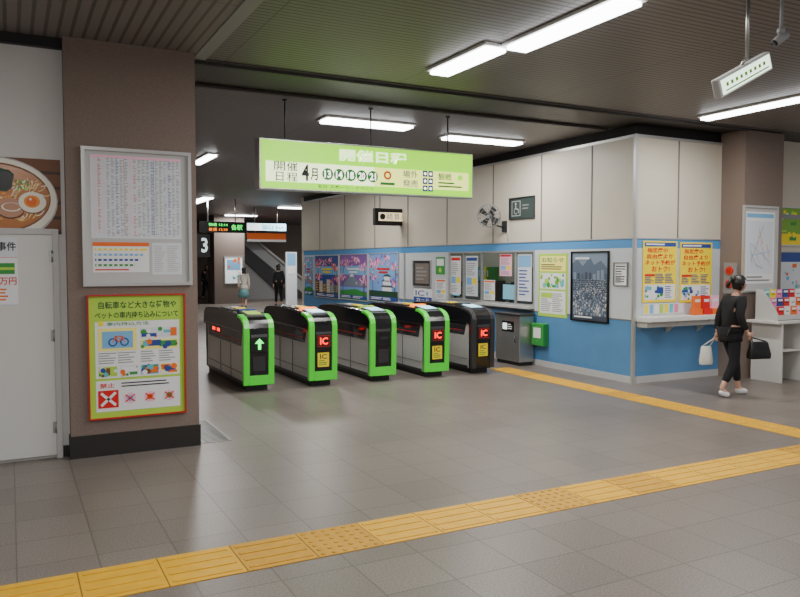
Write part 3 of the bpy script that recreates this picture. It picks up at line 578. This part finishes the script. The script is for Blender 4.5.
Ys = 15.0; a = onY(375, 208, Ys); b = onY(411, 226, Ys)
r = root('hanging_sign', 'small black hanging sign with a warm lit text panel before the office wall', 'sign', ((a.x+b.x)/2, Ys+.06, b.z))
g = MB(); g.box(a.x, b.x, Ys, Ys+.12, b.z, a.z, 'black'); g.build('casing', r, bevel=.01)
p = Pan().setup((a.x+.09, Ys-.001, b.z+.10), (b.x-a.x-.16, 0, 0), (0, 0, a.z-b.z-.19)); p.slab('warm', .003); p.disc(.13, .5, .38, 'ink', 1, 14)
for i, t in enumerate('精算所'): p.text(t, .27+.24*i, .12, .47+.24*i, .88, 'ink', 1, .0)
p.build('lit_face', r)
for x in (a.x+.15, b.x-.15): g = MB(); g.cyl((x, Ys+.06, a.z), (x, Ys+.06, CEIL), .012, .012, 'steel'); g.build('hanging_rod', r)
def d_wc(p):
    p.rect(.08, .14, .44, .86, 'lgrey', 2); p.rect(.10, .17, .42, .83, 'dgrey', 3)
    p.disc(.25, .72, .06, 'lgrey', 4); p.line(.25, .66, .26, .48, .06, 'lgrey', 4); p.line(.26, .48, .35, .46, .05, 'lgrey', 4); p.line(.35, .46, .38, .28, .05, 'lgrey', 4)
    for i in range(10):
        t0 = math.radians(100+22*i); t1 = math.radians(122+22*i); k = .14*p.Hh/p.W; p.line(.26+k*math.cos(t0), .38+.14*math.sin(t0), .26+k*math.cos(t1), .38+.14*math.sin(t1), .03, 'lgrey', 4)
    p.rows(.52, .4, .92, .7, 2, 'grey', 3, .4, 4)
poster('toilet_sign', 'dark grey green wheelchair sign high on the cream wall', 'sign', 'X', XW, (510.5, 198, 219), (535, 197, 218), 'dgrey', d_wc, 'gdark', .01)
fc = onX(489, 216, XW-.35); r = root('wall_fan', 'black caged electric fan mounted high on the cream wall', 'fan', (XW, fc.y, fc.z-.25))
nd = Vector((-.75, -.6, -.25)).normalized(); e1 = nd.orthogonal().normalized(); e2 = nd.cross(e1)
g = MB()
for k, (R_, dd) in enumerate(((.21, 0), (.20, .05), (.20, -.05), (.14, .065), (.07, .07))):
    g.tube([fc + nd*dd + (e1*math.cos(t)+e2*math.sin(t))*R_ for t in [2*math.pi*i/24 for i in range(24)]], .005 if k else .009, 'grey', 6, True)
for i in range(16):
    t = 2*math.pi*i/16; q = e1*math.cos(t)+e2*math.sin(t)
    g.tube([fc+nd*.07+q*.03, fc+nd*.066+q*.14, fc+nd*.03+q*.205, fc-nd*.03+q*.205, fc-nd*.07+q*.06], .0025, 'gdark', 5)
g.build('cage', r)
g = MB()
for i in range(4):
    t = 2*math.pi*i/4; q = e1*math.cos(t)+e2*math.sin(t); s_ = nd.cross(q)
    g.poly([fc+q*.03-s_*.02, fc+q*.18-s_*.07+nd*.02, fc+q*.19+s_*.05-nd*.02, fc+q*.03+s_*.03], 'gdark')
g.build('blades', r)
g = MB(); g.cyl(fc-nd*.06, fc-nd*.20, .06, .05, 'grey'); g.cyl(fc+nd*.06, fc+nd*.08, .035, .03, 'grey'); g.build('motor', r)
g = MB(); g.tube([fc-nd*.15, fc-nd*.15+Vector((.03, 0, -.18)), (XW-.02, fc.y, fc.z-.2)], .015, 'gdark'); g.box(XW-.03, XW, fc.y-.06, fc.y+.06, fc.z-.28, fc.z-.08, 'gdark'); g.build('bracket', r)
g = MB(); g.tube([(XW-.012, fc.y-.1, fc.z-.1), (XW-.012, fc.y-.1, 2.12)], .008, 'lgrey'); tag(g.build('cable_conduit'), 'thin grey conduit dropping below the wall fan', 'conduit')

# ------------------------------------------------------------ office front
def d_net(seed):
    def f(p):
        p.rect(0, 0, 1, 1, 'yellow', 1); p.rect(.04, .91, .96, .975, 'dblue', 2); p.rows(.08, .925, .92, .965, 1, 'paper', 3, .6, seed)
        p.text('指定席の', .12, .81, .72, .89, 'red', 3, .02); p.text('自由席より', .12, .71, .86, .79, 'red', 3, .02)
        p.text('ネット予約が', .06, .61, .94, .69, 'red', 3, .02); p.text('おトク!', .25, .50, .78, .59, 'red', 3, .02)
        p.rows(.06, .31, .94, .47, 6, 'dblue', 3, .5, seed, 3); p.rows(.06, .42, .5, .47, 1, 'red', 3.5, .7, seed)
        p.rect(.05, .04, .95, .29, 'paper', 2); p.collage(['lblue', 'dblue', 'green', 'paper', 'dblue', 'cyan'], 22, seed, .07, .05, .6, .26, .04, 3); p.rows(.65, .06, .92, .27, 6, 'dblue', 3, .4, seed+1)
    return f
GN = 'yellow reservation posters'
poster('reservation_poster', 'yellow reservation poster with red lettering, directly beside the office corner', 'poster', 'Y', YW-.006, (643, 240, 302), (677, 242, 302), 'yellow', d_net(3), None, group=GN)
poster('reservation_poster', 'yellow reservation poster with red lettering, on the pillar side', 'poster', 'Y', YW-.006, (680, 242, 302), (712, 243, 302), 'yellow', d_net(7), None, group=GN)
poster('leaflet_strip', 'narrow pale strip of leaflets below the yellow posters', 'notice', 'Y', YW, (643, 303, 314), (684, 303, 314), 'paper2', lambda p: [p.rect(.03+.12*i, .1, .12+.12*i, .9, ['yellow', 'lblue', 'paper', 'lime', 'yellow', 'cyan', 'pink', 'paper'][i], 1) for i in range(8)])
g = MB(); g.box(XW+.02, 9.62, YW-.28, YW, .90, .97, 'counter'); r = root('ticket_counter', 'white projecting counter shelf over the blue front wall', 'counter', (8.8, YW-.1, .8)); g.build('top', r, bevel=.008)
g = MB(); g.box(XW+.06, 9.58, YW-.2, YW, .82, .90, 'lgrey'); g.build('apron', r)
for x in (8.55, 9.2): g = MB(); g.prism([(YW-.25, .90), (YW, .90), (YW, .70)], 'x', x-.01, x+.01, 'lgrey'); g.build('bracket', r)
for i, (x, m1, lab) in enumerate([(8.98, 'orange', 'orange leaflet holder on the counter, next to the yellow poster'), (9.17, 'red', 'red leaflet holder on the counter, middle of three'), (9.36, 'orange', 'orange leaflet holder with pink sheets on the counter, against the pillar')]):
    r = root('leaflet_holder', lab, 'leaflet holder', (x, YW-.17, .97), 'leaflet holders on the counter')
    g = MB(); g.box(x-.08, x+.08, YW-.22, YW-.12, .971, 1.06, m1); g.build('holder', r, bevel=.004)
    g = MB(); g.box(x-.07, x+.07, YW-.19, YW-.14, 1.06, 1.25, 'red' if i == 1 else ('orange' if i == 0 else 'lpink')); g.box(x-.05, x+.05, YW-.193, YW-.19, 1.16, 1.20, 'paper'); g.build('leaflets', r)
r = root('alarm_panel', 'grey alarm panel with red round lamps on the pillar side', 'alarm', (9.64, 7.68, 1.27))
g = MB(); g.box(9.62, 9.67, 7.57, 7.79, 1.27, 1.74, 'grey'); g.build('box', r, bevel=.006)
for z in (1.62, 1.42): g = MB(); g.cyl((9.62, 7.68, z), (9.60, 7.68, z), .065, .06, 'red', 20); g.cyl((9.60, 7.68, z), (9.59, 7.68, z), .04, .035, 'black' if z < 1.5 else 'red2', 16); g.build('round_lamp' if z > 1.5 else 'button', r)
def d_map(p):
    p.rect(.05, .08, .95, .95, 'paper', 1); p.rect(.08, .88, .92, .93, 'lblue', 2); p.rect(.1, .2, .9, .84, 'paper2', 2); rg = random.Random(7)
    for i in range(14): p.line(rg.uniform(.12, .88), rg.uniform(.22, .82), rg.uniform(.12, .88), rg.uniform(.22, .82), .006, rg.choice(['lblue', 'lgrey', 'orange', 'lgrey', 'grey']), 3+i*.1)
    p.rows(.1, .1, .9, .18, 2, 'grey', 3)
poster('map_board', 'silver framed white map board on the right pillar', 'notice board', 'Y', 7.49, (744, 207, 290), (776, 209, 290), 'lgrey', d_map, 'alu', .03)
poster('advert_poster', 'green and yellow advert at the right edge, upper of two', 'poster', 'Y', 7.9, (779, 208, 245), (812, 209, 245), 'limed', lambda p: (p.rect(0, 0, 1, .3, 'yellow', 1), p.collage(['paper', 'yellow', 'green', 'lime'], 22, 3, rmax=.08)), 'alu', .02)
poster('advert_poster', 'white and blue framed advert at the right edge, lower of two', 'poster', 'Y', 7.9, (779, 252, 290), (812, 253, 290), 'paper2', lambda p: (p.rect(0, .75, 1, 1, 'dblue', 1), p.collage(['lblue', 'orange', 'lgrey', 'cyan'], 18, 6, v1=.7, rmax=.08)), 'steel', .02)

dx0, dx1, dy0, dy1 = 9.80, 11.7, 6.90, 7.42
r = root('brochure_desk', 'white open fronted desk beneath the map board', 'desk', (10.7, 7.2, 0))
g = MB(); g.box(dx0-.12, dx1, dy0, dy1, .86, .90, 'rack'); g.build('top', r, bevel=.005)
for x in (dx0, 10.3, 10.95, dx1-.03): g = MB(); g.box(x, x+.03, dy0+.02, dy1, 0, .86, 'rack'); g.build('side_panel', r, bevel=.003)
g = MB(); g.box(dx0+.03, dx1-.03, dy1-.02, dy1, .05, .86, 'lgrey'); g.build('back_panel', r)
g = MB(); g.box(dx0+.03, 10.3, dy0+.06, dy1-.02, .45, .47, 'rack'); g.build('shelf', r)
g = MB(); g.box(10.34, 10.94, dy0+.03, dy0+.05, .08, .84, 'rack'); g.box(10.42, 10.46, dy0+.02, dy0+.03, .5, .62, 'gdark'); g.build('door', r)
r = root('brochure_rack', 'tiered grey brochure rack standing on the white desk', 'rack', (10.5, 7.2, .90))
for k in range(3):
    z = .901+.12*k; y = 7.0+.12*k
    g = MB(); g.box(9.82, 11.3, y, y+.01, z, z+.08, 'lgrey'); g.box(9.82, 11.3, y+.09, y+.10, z, z+.20, 'lgrey'); g.box(9.82, 11.3, y, y+.10, z, z+.01, 'lgrey'); g.build('tier', r)
for x in (9.80, 11.3): g = MB(); g.prism([(7.0, .901), (7.36, .901), (7.36, 1.34), (7.25, 1.34), (7.0, 1.0)], 'x', x, x+.02, 'lgrey'); g.build('side_panel', r)
cols = [('red', 'red'), ('yellow', 'yellow'), ('lblue', 'light blue'), ('paper', 'white'), ('pink', 'pink'), ('green', 'green'), ('orange', 'orange'), ('dblue', 'dark blue'), ('cyan', 'turquoise'), ('lpink', 'pale pink')]
tn = ['lowest', 'middle', 'upper']
for k in range(3):
    for i in range(10):
        x = 9.85+.145*i; z = .913+.12*k; y = 7.02+.12*k; m, nm = cols[(i*3+4*k) % 10]
        g = MB(); g.box(x, x+.12, y, y+.03, z, z+.19, m); g.box(x+.012, x+.108, y-.002, y, z+.14, z+.17, 'paper'); g.box(x+.02, x+.09, y-.002, y, z+.115, z+.125, 'ink')
        tag(g.build('brochure'), '%s brochures in the %s tier of the desk rack' % (nm, tn[k]), 'brochure', 'brochures in the desk rack')

# ------------------------------------------------------------ tilted hanging lamp sign, camera
def at(px, py, d): q = ray(px, py); return EYE + q*(d/(q.dot(Vector((st, ct, 0)))))
A = at(722, 88, 5.1); B = at(770, 61, 5.35); ax = (B-A); Lh = ax.length; ax = ax.normalized()
nn = (-(A-EYE)).normalized(); nn = (nn - ax*nn.dot(ax)).normalized(); nn = (nn+Vector((0, 0, -.35))).normalized(); nn = (nn-ax*nn.dot(ax)).normalized(); vv = nn.cross(ax).normalized()
if vv.z < 0: vv = -vv
mid = (A+B)/2
r = root('tilted_lightbox', 'small tilted lit box with green markings hanging at the top right', 'sign', mid)
def obox(c, a, b, n, la, lb, ln, m, g):
    v = [c + a*(i*la/2) + b*(j*lb/2) + n*(k*ln/2) for k in (-1, 1) for j in (-1, 1) for i in (-1, 1)]
    g.add(v, [(0,2,3,1), (4,5,7,6), (0,1,5,4), (2,6,7,3), (0,4,6,2), (1,3,7,5)], m)
g = MB(); obox(mid-nn*.03, ax, vv, nn, Lh+.04, .13, .06, 'lgrey', g); g.build('casing', r, bevel=.008)
p = Pan().setup(mid+nn*.001-ax*(Lh/2)-vv*.05, ax*Lh, vv*.10)
if p.n.dot(nn) < 0: p = Pan().setup(mid+nn*.001+ax*(Lh/2)-vv*.05, -ax*Lh, vv*.10)
p.slab('lampface', .002); p.rect(.05, .15, .95, .25, 'limed', 1)
for i in range(9): p.rect(.08+.095*i, .45, .13+.095*i, .7, 'limed', 1)
p.build('lit_face', r)
top = Vector((mid.x, mid.y, CEIL)); g = MB(); g.cyl(mid+vv*.06-nn*.03, mid+Vector((0, 0, .12)), .01, .01, 'steel'); g.cyl(mid+Vector((0, 0, .10)), top, .012, .012, 'steel'); g.cyl(top-Vector((0, 0, .02)), top, .05, .05, 'steel'); g.build('hanging_rod', r)
c1 = at(781, 38, 5.3); r = root('security_camera', 'small grey security camera on a ceiling stem, top right', 'camera', c1)
g = MB(); dn = Vector((-.6, .2, -.5)).normalized(); g.cyl(c1-dn*.05, c1+dn*.06, .03, .03, 'grey'); g.cyl(c1+dn*.06, c1+dn*.075, .026, .02, 'black'); g.build('body', r)
g = MB(); g.cyl(c1, (c1.x, c1.y, CEIL), .012, .012, 'grey'); g.cyl((c1.x, c1.y, CEIL-.03), (c1.x, c1.y, CEIL), .04, .04, 'grey'); g.ball(c1+Vector((0, 0, .05)), (.03, .03, .03), 'grey', 10, 8); g.build('stem', r)

# ------------------------------------------------------------ far background
Yb = 23; a = onY(199, 221, Yb); b = onY(246, 233, Yb)
r = root('departure_board', 'black departure board with green and orange digits in the distance', 'departure board', ((a.x+b.x)/2, Yb+.1, b.z))
g = MB(); g.box(a.x, b.x, Yb, Yb+.25, b.z, a.z, 'black'); g.build('casing', r)
p = Pan().setup((a.x, Yb-.001, b.z), (b.x-a.x, 0, 0), (0, 0, a.z-b.z)); p.slab('black', .003); p.text('快速 12:14', .2, .58, .6, .85, 'sgreen', 1, 0); p.text('普通 12:20', .2, .15, .6, .42, 'sorange', 1, 0); p.text('各駅', .68, .25, .92, .75, 'sgreen', 1, 0); p.build('screen', r)
for x in (a.x+.3, b.x-.3): g = MB(); g.cyl((x, Yb+.12, a.z), (x, Yb+.12, CEIL), .02, .02, 'steel'); g.build('hanging_rod', r)
a = onY(200, 234, Yb); b = onY(212, 257, Yb)
p = Pan().setup((a.x-.1, Yb+.3, b.z), (b.x-a.x+.1, 0, 0), (0, 0, a.z-b.z)); p.slab('gdark', .05); p.text('3', .42, .2, .85, .85, 'litw', 1, .02); tag(p.build('platform_number_sign'), 'dark sign with a white 3 under the departure board', 'sign')
a = onY(214, 232, 31); b = onY(245, 302, 31)
g = MB(); g.box(a.x, b.x, 31, 32.2, 0, CEIL, 'brownn'); struct(g.build('wall_pillar_far'))
poster('info_poster', 'pale blue poster on the distant brown pillar', 'poster', 'Y', 31, (225, 257, 283), (242, 257, 283), 'ad', lambda p: (p.rect(.1, .5, .9, .9, 'lblue', 1), p.collage(['orange', 'cyan', 'paper'], 12, 4, rmax=.08)), 'steel', .04)
poster('info_poster', 'bright lit advert on the back wall between the far pillar and the staircase', 'poster', 'Y', 38, (246.5, 262, 284), (252, 262, 284), 'ad', lambda p: (p.rect(.1, .5, .9, .9, 'orange', 1), p.collage(['yellow', 'cyan', 'green'], 12, 5, rmax=.08)), 'steel', .04)
a = onY(247, 223, 26); b = onY(286, 231, 26); r = root('direction_sign', 'pale lit direction sign in the distance above the orange banner', 'sign', ((a.x+b.x)/2, 26.1, b.z))
g = MB(); g.box(a.x, b.x, 26, 26.2, b.z, a.z, 'gdark'); g.build('casing', r)
p = Pan().setup((a.x, 25.999, b.z), (b.x-a.x, 0, 0), (0, 0, a.z-b.z)); p.slab('litc', .003); p.rect(.0, .0, .35, 1, 'litw', 1); p.text('出口 Exit', .4, .2, .95, .8, 'dblue', 2); p.build('lit_face', r)
for x in (a.x+.3, b.x-.3): g = MB(); g.cyl((x, 26.1, a.z), (x, 26.1, CEIL), .02, .02, 'steel'); g.build('hanging_rod', r)
a = onY(247, 233, 33); b = onY(286, 242, 33); r = root('banner', 'orange banner hanging over the distant staircase', 'banner', ((a.x+b.x)/2, 33.05, b.z))
g = MB(); g.box(a.x, b.x, 33, 33.1, b.z, a.z, 'orange'); g.box(a.x, b.x, 32.99, 33, b.z, b.z+.1, 'paper'); g.build('panel', r)
for x in (a.x+.4, b.x-.4): g = MB(); g.cyl((x, 33.05, a.z), (x, 33.05, CEIL), .02, .02, 'steel'); g.build('hanging_rod', r)
a = onY(250, 243, 34); b = onY(297, 297, 34)
r = root('staircase', 'distant grey sided staircase rising to the left beyond the gates', 'staircase', ((a.x+b.x)/2, 35, 0))
n = 16; x1 = b.x; x0 = a.x-.4; zt = 2.4
g = MB()
for i in range(n): g.box(x0, x1-(x1-x0)*i/n, 34.1, 36, zt*i/n, zt*(i+1)/n, 'grey')
g.build('steps', r)
for y in (34.0, 36.0):
    g = MB(); g.prism([(x1+.3, 0), (x1+.3, .25), (x0, zt+.25), (x0, zt-.5), (x1-.6, 0)], 'y', y, y+.08, 'gdark'); g.build('skirting', r)
    g = MB(); g.prism([(x1+.3, .25), (x1+.3, .8), (x0, zt+.8), (x0, zt+.25)], 'y', y, y+.08, 'rail'); g.build('balustrade', r)
for y in (33.97, 36.1): g = MB(); g.tube([(x1+.4, y, .85), (x0, y, zt+.88)], .06, 'lgrey'); g.build('handrail', r)
a = onY(286, 252, 27); b = onY(297, 289, 27); r = root('notice_stand', 'tall pale notice stand near the far end of the office wall', 'notice stand', ((a.x+b.x)/2, 27.05, 0))
g = MB(); g.box(a.x, b.x, 27, 27.1, .15, a.z, 'paper2'); g.box(a.x+.05, b.x-.05, 26.99, 27, b.z+.9, a.z-.05, 'lblue'); g.box(a.x+.08, b.x-.08, 26.98, 26.99, 1.3, 1.6, 'paper'); g.build('panel', r)
for x in (a.x, b.x-.05): g = MB(); g.box(x, x+.05, 26.9, 27.2, 0, .15, 'steel'); g.build('foot', r)

# ------------------------------------------------------------ people
def skin_geo(V, E, R, sub=2):
    me = bpy.data.meshes.new('t'); me.from_pydata([tuple(v) for v in V], E, []); o = bpy.data.objects.new('t', me); C.objects.link(o)
    o.modifiers.new('s', 'SKIN').use_smooth_shade = True; m2 = o.modifiers.new('u', 'SUBSURF'); m2.levels = sub; m2.render_levels = sub
    if len(me.skin_vertices):
        for i, r_ in enumerate(R): me.skin_vertices[0].data[i].radius = (r_, r_) if not isinstance(r_, tuple) else r_
        me.skin_vertices[0].data[0].use_root = True
    bpy.context.view_layer.update(); dg = bpy.context.evaluated_depsgraph_get(); m = bpy.data.meshes.new_from_object(o.evaluated_get(dg))
    vs = [v.co.copy() for v in m.vertices]; fs = [tuple(p.vertices) for p in m.polygons]
    bpy.data.objects.remove(o); bpy.data.meshes.remove(m); return vs, fs
def person(loc, yaw, ht, label, pose, style):
    s = ht/1.6; J = {k: Vector(v) for k, v in pose.items()}
    r = root('person', label, 'person', (0, 0, 0))
    order = ['pel', 'spi', 'che', 'neck', 'hd', 'shl', 'ell', 'hal', 'shr', 'elr', 'har', 'hil', 'knl', 'anl', 'tol', 'hir', 'knr', 'anr', 'tor']
    E = [(0,1), (1,2), (2,3), (3,4), (2,5), (5,6), (6,7), (2,8), (8,9), (9,10), (0,11), (11,12), (12,13), (13,14), (0,15), (15,16), (16,17), (17,18)]
    R = [.105, .092, .105, .05, .042, .05, .036, .024, .05, .036, .024, .075, .05, .032, .028, .075, .05, .032, .028]
    V = [J[k]*s for k in order]; vs, fs = skin_geo(V, E, [x*s for x in R])
    g = MB(); g.add(vs, fs, 'skin', True)
    hc = (J['hd'] + Vector((.025, 0, .085)))*s; tilt = Matrix.Rotation(style.get('tilt', 0), 3, 'Y')
    def face(p, q):
        q = q.copy()
        if p.x > .75 and abs(p.y) < .3 and -.35 < p.z < .15: q.x += .022*s*(1-abs(p.y)/.3)
        if p.z < -.3: q.y *= .82
        return tilt @ q
    g.ball(hc, (.086*s, .070*s, .108*s), 'skin', 28, 20, face)
    for sy in (-1, 1):
        g.ball(hc+tilt @ Vector((.075*s, sy*.03*s, .005*s)), (.012*s, .014*s, .008*s), 'black', 8, 6); g.ball(hc+tilt @ Vector((0, sy*.070*s, -.005*s)), (.018*s, .012*s, .03*s), 'skin', 8, 6)
        g.ball(hc+tilt @ Vector((.078*s, sy*.03*s, .026*s)), (.008*s, .018*s, .004*s), 'hair', 8, 6)
    g.ball(hc+tilt @ Vector((.078*s, 0, -.055*s)), (.008*s, .02*s, .006*s), 'red2', 8, 6)
    for side, hk, ek in ((1, 'hal', 'ell'), (-1, 'har', 'elr')):
        hpos = J[hk]; d = (hpos - J[ek]).normalized(); x = Vector((1, 0, 0)); x = (x-d*x.dot(d)).normalized()
        v2, f2 = skin_geo([(hpos-d*.01)*s, (hpos+d*.03)*s, (hpos+d*.07)*s], [(0,1), (1,2)], [.022*s, .026*s, .026*s], 1); g.add(v2, f2, 'skin', True)
        curl = Vector((0, -side, 0)); 
        for k in range(4):
            b0 = hpos + d*.06 + x*(.027-.018*k); L = (.065, .075, .07, .055)[k]
            pts = [b0, b0+d*L*.5+curl*.006, b0+d*L*.85+curl*.025]
            v2, f2 = skin_geo([q*s for q in pts], [(0,1), (1,2)], [.0095*s, .0085*s, .007*s], 1); g.add(v2, f2, 'skin', True)
        b0 = hpos+d*.02+x*.02; v2, f2 = skin_geo([b0*s, (b0+d*.03+x*.03)*s, (b0+d*.06+x*.032)*s], [(0,1), (1,2)], [.011*s, .010*s, .008*s], 1); g.add(v2, f2, 'skin', True)
    parts = [('body', g)]
    lo = style.get('loose', 1)
    o2 = ['pel', 'spi', 'che', 'neck', 'shl', 'ell', 'wl', 'shr', 'elr', 'wr']; J['wl'] = J['hal'].lerp(J['ell'], .12); J['wr'] = J['har'].lerp(J['elr'], .12)
    J2 = dict(J); J2['pel'] = J['pel']+Vector((0, 0, -.04)); J2['neck'] = J['neck']-Vector((0, 0, .02))
    vs, fs = skin_geo([J2[k]*s for k in o2], [(0,1), (1,2), (2,3), (2,4), (4,5), (5,6), (2,7), (7,8), (8,9)], [x*s for x in (.128*lo, .118*lo, .126*lo, .062, .066*lo, .052*lo, .040*lo, .066*lo, .052*lo, .040*lo)])
    g = MB(); g.add(vs, fs, style['top'], True)
    if style.get('hem'):
        zt, zb, r0, r1 = style['hem']; n = 20; pc = J['pel']
        g.add([(pc.x*s+math.cos(2*math.pi*i/n)*rr*s*.9, pc.y*s+math.sin(2*math.pi*i/n)*rr*s*(1+.06*math.sin(i*3)), z*s) for z, rr in ((zt, r0), ((zt+zb)/2, (r0+r1)/2+.01), (zb, r1), (zb, r1-.02)) for i in range(n)],
              [(j*n+i, j*n+(i+1) % n, (j+1)*n+(i+1) % n, (j+1)*n+i) for j in range(3) for i in range(n)], style['top'], True)
    parts.append(('jacket', g))
    if style.get('skirt'):
        g = MB(); n = 20; pc = J['pel']
        g.add([(pc.x*s+math.cos(2*math.pi*i/n)*rr*s*.9, math.sin(2*math.pi*i/n)*rr*s*(1+.05*math.sin(i*2.5)), z*s) for z, rr in ((.9, .13), (.7, .18), (.42, .22), (.42, .20)) for i in range(n)],
              [(j*n+i, j*n+(i+1) % n, (j+1)*n+(i+1) % n, (j+1)*n+i) for j in range(3) for i in range(n)], style['skirt'], True); parts.append(('skirt', g))
    else:
        o3 = ['pel', 'hil', 'knl', 'al', 'hir', 'knr', 'ar']; J['al'] = J['anl'].lerp(J['knl'], style.get('cuff', .1)); J['ar'] = J['anr'].lerp(J['knr'], style.get('cuff', .1))
        vs, fs = skin_geo([J[k]*s for k in o3], [(0,1), (1,2), (2,3), (0,4), (4,5), (5,6)], [x*s for x in (.114, .092, .068, .050, .092, .068, .050)])
        g = MB(); g.add(vs, fs, style['legs'], True); parts.append(('trousers', g))
    for an, to in (('anl', 'tol'), ('anr', 'tor')):
        a_, t_ = J[an], J[to]; hl = a_ + (a_-t_).normalized()*.05; hl.z = max(.035, a_.z-.05)
        vs, fs = skin_geo([(a_+Vector((0, 0, -.01)))*s, Vector((a_.x, a_.y, (a_.z+t_.z)/2))*s, t_*s + (t_-a_).normalized()*.02*s, hl*s], [(0,1), (1,2), (1,3)], [.042*s, .046*s, .038*s, .038*s])
        g = MB(); g.add(vs, fs, style['shoe'], True); parts.append(('shoe', g))
    g = MB()
    def hf(p, q):
        q = q.copy()
        if p.x > .3 and p.z < .5: q.x *= .55; q.z += .01*s
        if p.x < 0 and p.z < -.2: q.x *= .9; q.y *= .85
        return tilt @ q
    g.ball(hc+tilt @ Vector((-.010*s, 0, .014*s)), (.104*s, .090*s, .118*s), 'hair', 24, 16, hf, 0, .80)
    if style.get('bun'): g.ball(hc+tilt @ Vector((-.110*s, 0, .035*s)), (.042*s, .044*s, .045*s), 'hair', 14, 10); g.tube([hc+tilt @ Vector((-.13*s, 0, .03*s)), hc+tilt @ Vector((-.155*s, .01, -.03*s)), hc+tilt @ Vector((-.145*s, .015, -.09*s))], .02*s, 'hair', 8)
    else: g.ball(hc+tilt @ Vector((-.04*s, 0, -.09*s)), (.07*s, .08*s, .12*s), 'hair', 14, 10)
    parts.append(('hair', g))
    for n_, g in parts: g.build(n_, r)
    zmin = min(v.z for n_, g in parts if n_ == 'shoe' for v in g.v)
    r.location = (loc[0], loc[1], -zmin+.002); r.rotation_euler = (0, 0, yaw)
    M_ = Matrix.Translation(r.location) @ Matrix.Rotation(yaw, 4, 'Z')
    return r, (lambda v: M_ @ (Vector(v)*s))
walk = dict(pel=(0,0,.87), spi=(.015,0,1.02), che=(.035,0,1.17), neck=(.07,0,1.34), hd=(.10,0,1.40), shl=(.045,.15,1.29), ell=(.06,.19,1.06), hal=(.20,.17,.90), shr=(.045,-.15,1.29), elr=(.05,-.19,1.05), har=(.16,-.19,.88),
            hil=(0,.08,.83), knl=(.14,.08,.47), anl=(.20,.08,.09), tol=(.33,.09,.04), hir=(0,-.08,.83), knr=(.01,-.08,.46), anr=(-.18,-.08,.12), tor=(-.08,-.09,.04))
wl = dict(walk); wl.update(spi=(.015,0,1.02), che=(.03,0,1.17), neck=(.065,0,1.335), hd=(.09,0,1.395), shl=(.035,.145,1.285), shr=(.035,-.145,1.285), hal=(-.07,.185,.84), ell=(-.045,.175,1.06), har=(.11,-.195,.865), elr=(.0,-.185,1.05))
q = onZ(729, 396, 0)
pr, W2 = person((q.x, q.y), math.radians(-14), 1.58, 'person in black top and trousers walking to the desk, dark hair tied back', wl, dict(top='cloth', legs='trous', shoe='shoe', bun=True, tilt=.3, cuff=.22, loose=1.04, hem=(.93, .74, .13, .16)))
def bag(name, label, c, w, h, d, m, yaw, hands, sw_=.007):
    r = root(name, label, 'bag', c)
    ux = Vector((math.cos(yaw), math.sin(yaw), 0)); uy = Vector((-math.sin(yaw), math.cos(yaw), 0)); c = Vector(c)
    g = MB(); prof = [(-w*.5, 0), (w*.5, 0), (w*.54, h*.25), (w*.44, h), (-w*.44, h), (-w*.54, h*.25)]
    n = len(prof); v = [c+ux*a+uy*sg*d*(.5 if b < h*.5 else .18)+Vector((0, 0, b)) for sg in (-1, 1) for a, b in prof]
    g.add(v, [tuple(range(n))[::-1], tuple(range(n, 2*n))]+[(i, (i+1) % n, n+(i+1) % n, n+i) for i in range(n)], m, True); g.build('pouch', r, bevel=.015)
    g = MB(); g.tube([c+ux*w*.35+Vector((0, 0, h))]+[Vector(k) for k in hands]+[c-ux*w*.35+Vector((0, 0, h))], sw_, m, 6); g.build('strap', r); return r
h1 = W2((.155, -.215, .80)); bag('handbag', 'black handbag held at the right hip of the person in black', h1+Vector((.05, -.07, -.27)), .28, .22, .11, 'black', math.radians(-14), [h1], .009)
h2 = W2((-.085, .20, .76)); bag('tote_bag', 'small white tote bag hanging behind the person in black', h2+Vector((-.09, .06, -.36)), .16, .25, .07, 'bagw', math.radians(-20), [h2])
sw = dict(walk); sw.update(hal=(.02,.20,.80), ell=(0,.19,1.05), har=(.04,-.20,.80), elr=(0,-.19,1.05))
q = onZ(244, 308, 0); person((q.x, q.y), math.radians(70), 1.56, 'distant person in a pale coat and blue green skirt beyond the gates', sw, dict(top='coat', skirt='teal', shoe='black', hem=(.92, .74, .135, .17)))
q = onZ(279, 306, 0); person((q.x, q.y), math.radians(80), 1.68, 'distant person in all black clothes standing by the staircase', sw, dict(top='cloth', legs='trous', shoe='black', hem=(.92, .70, .135, .17)))
q = onZ(206, 300, 0); person((q.x, q.y), math.radians(-80), 1.62, 'distant person in dark clothes half hidden next to the brown pillar', sw, dict(top='ink', legs='trous', shoe='black'))
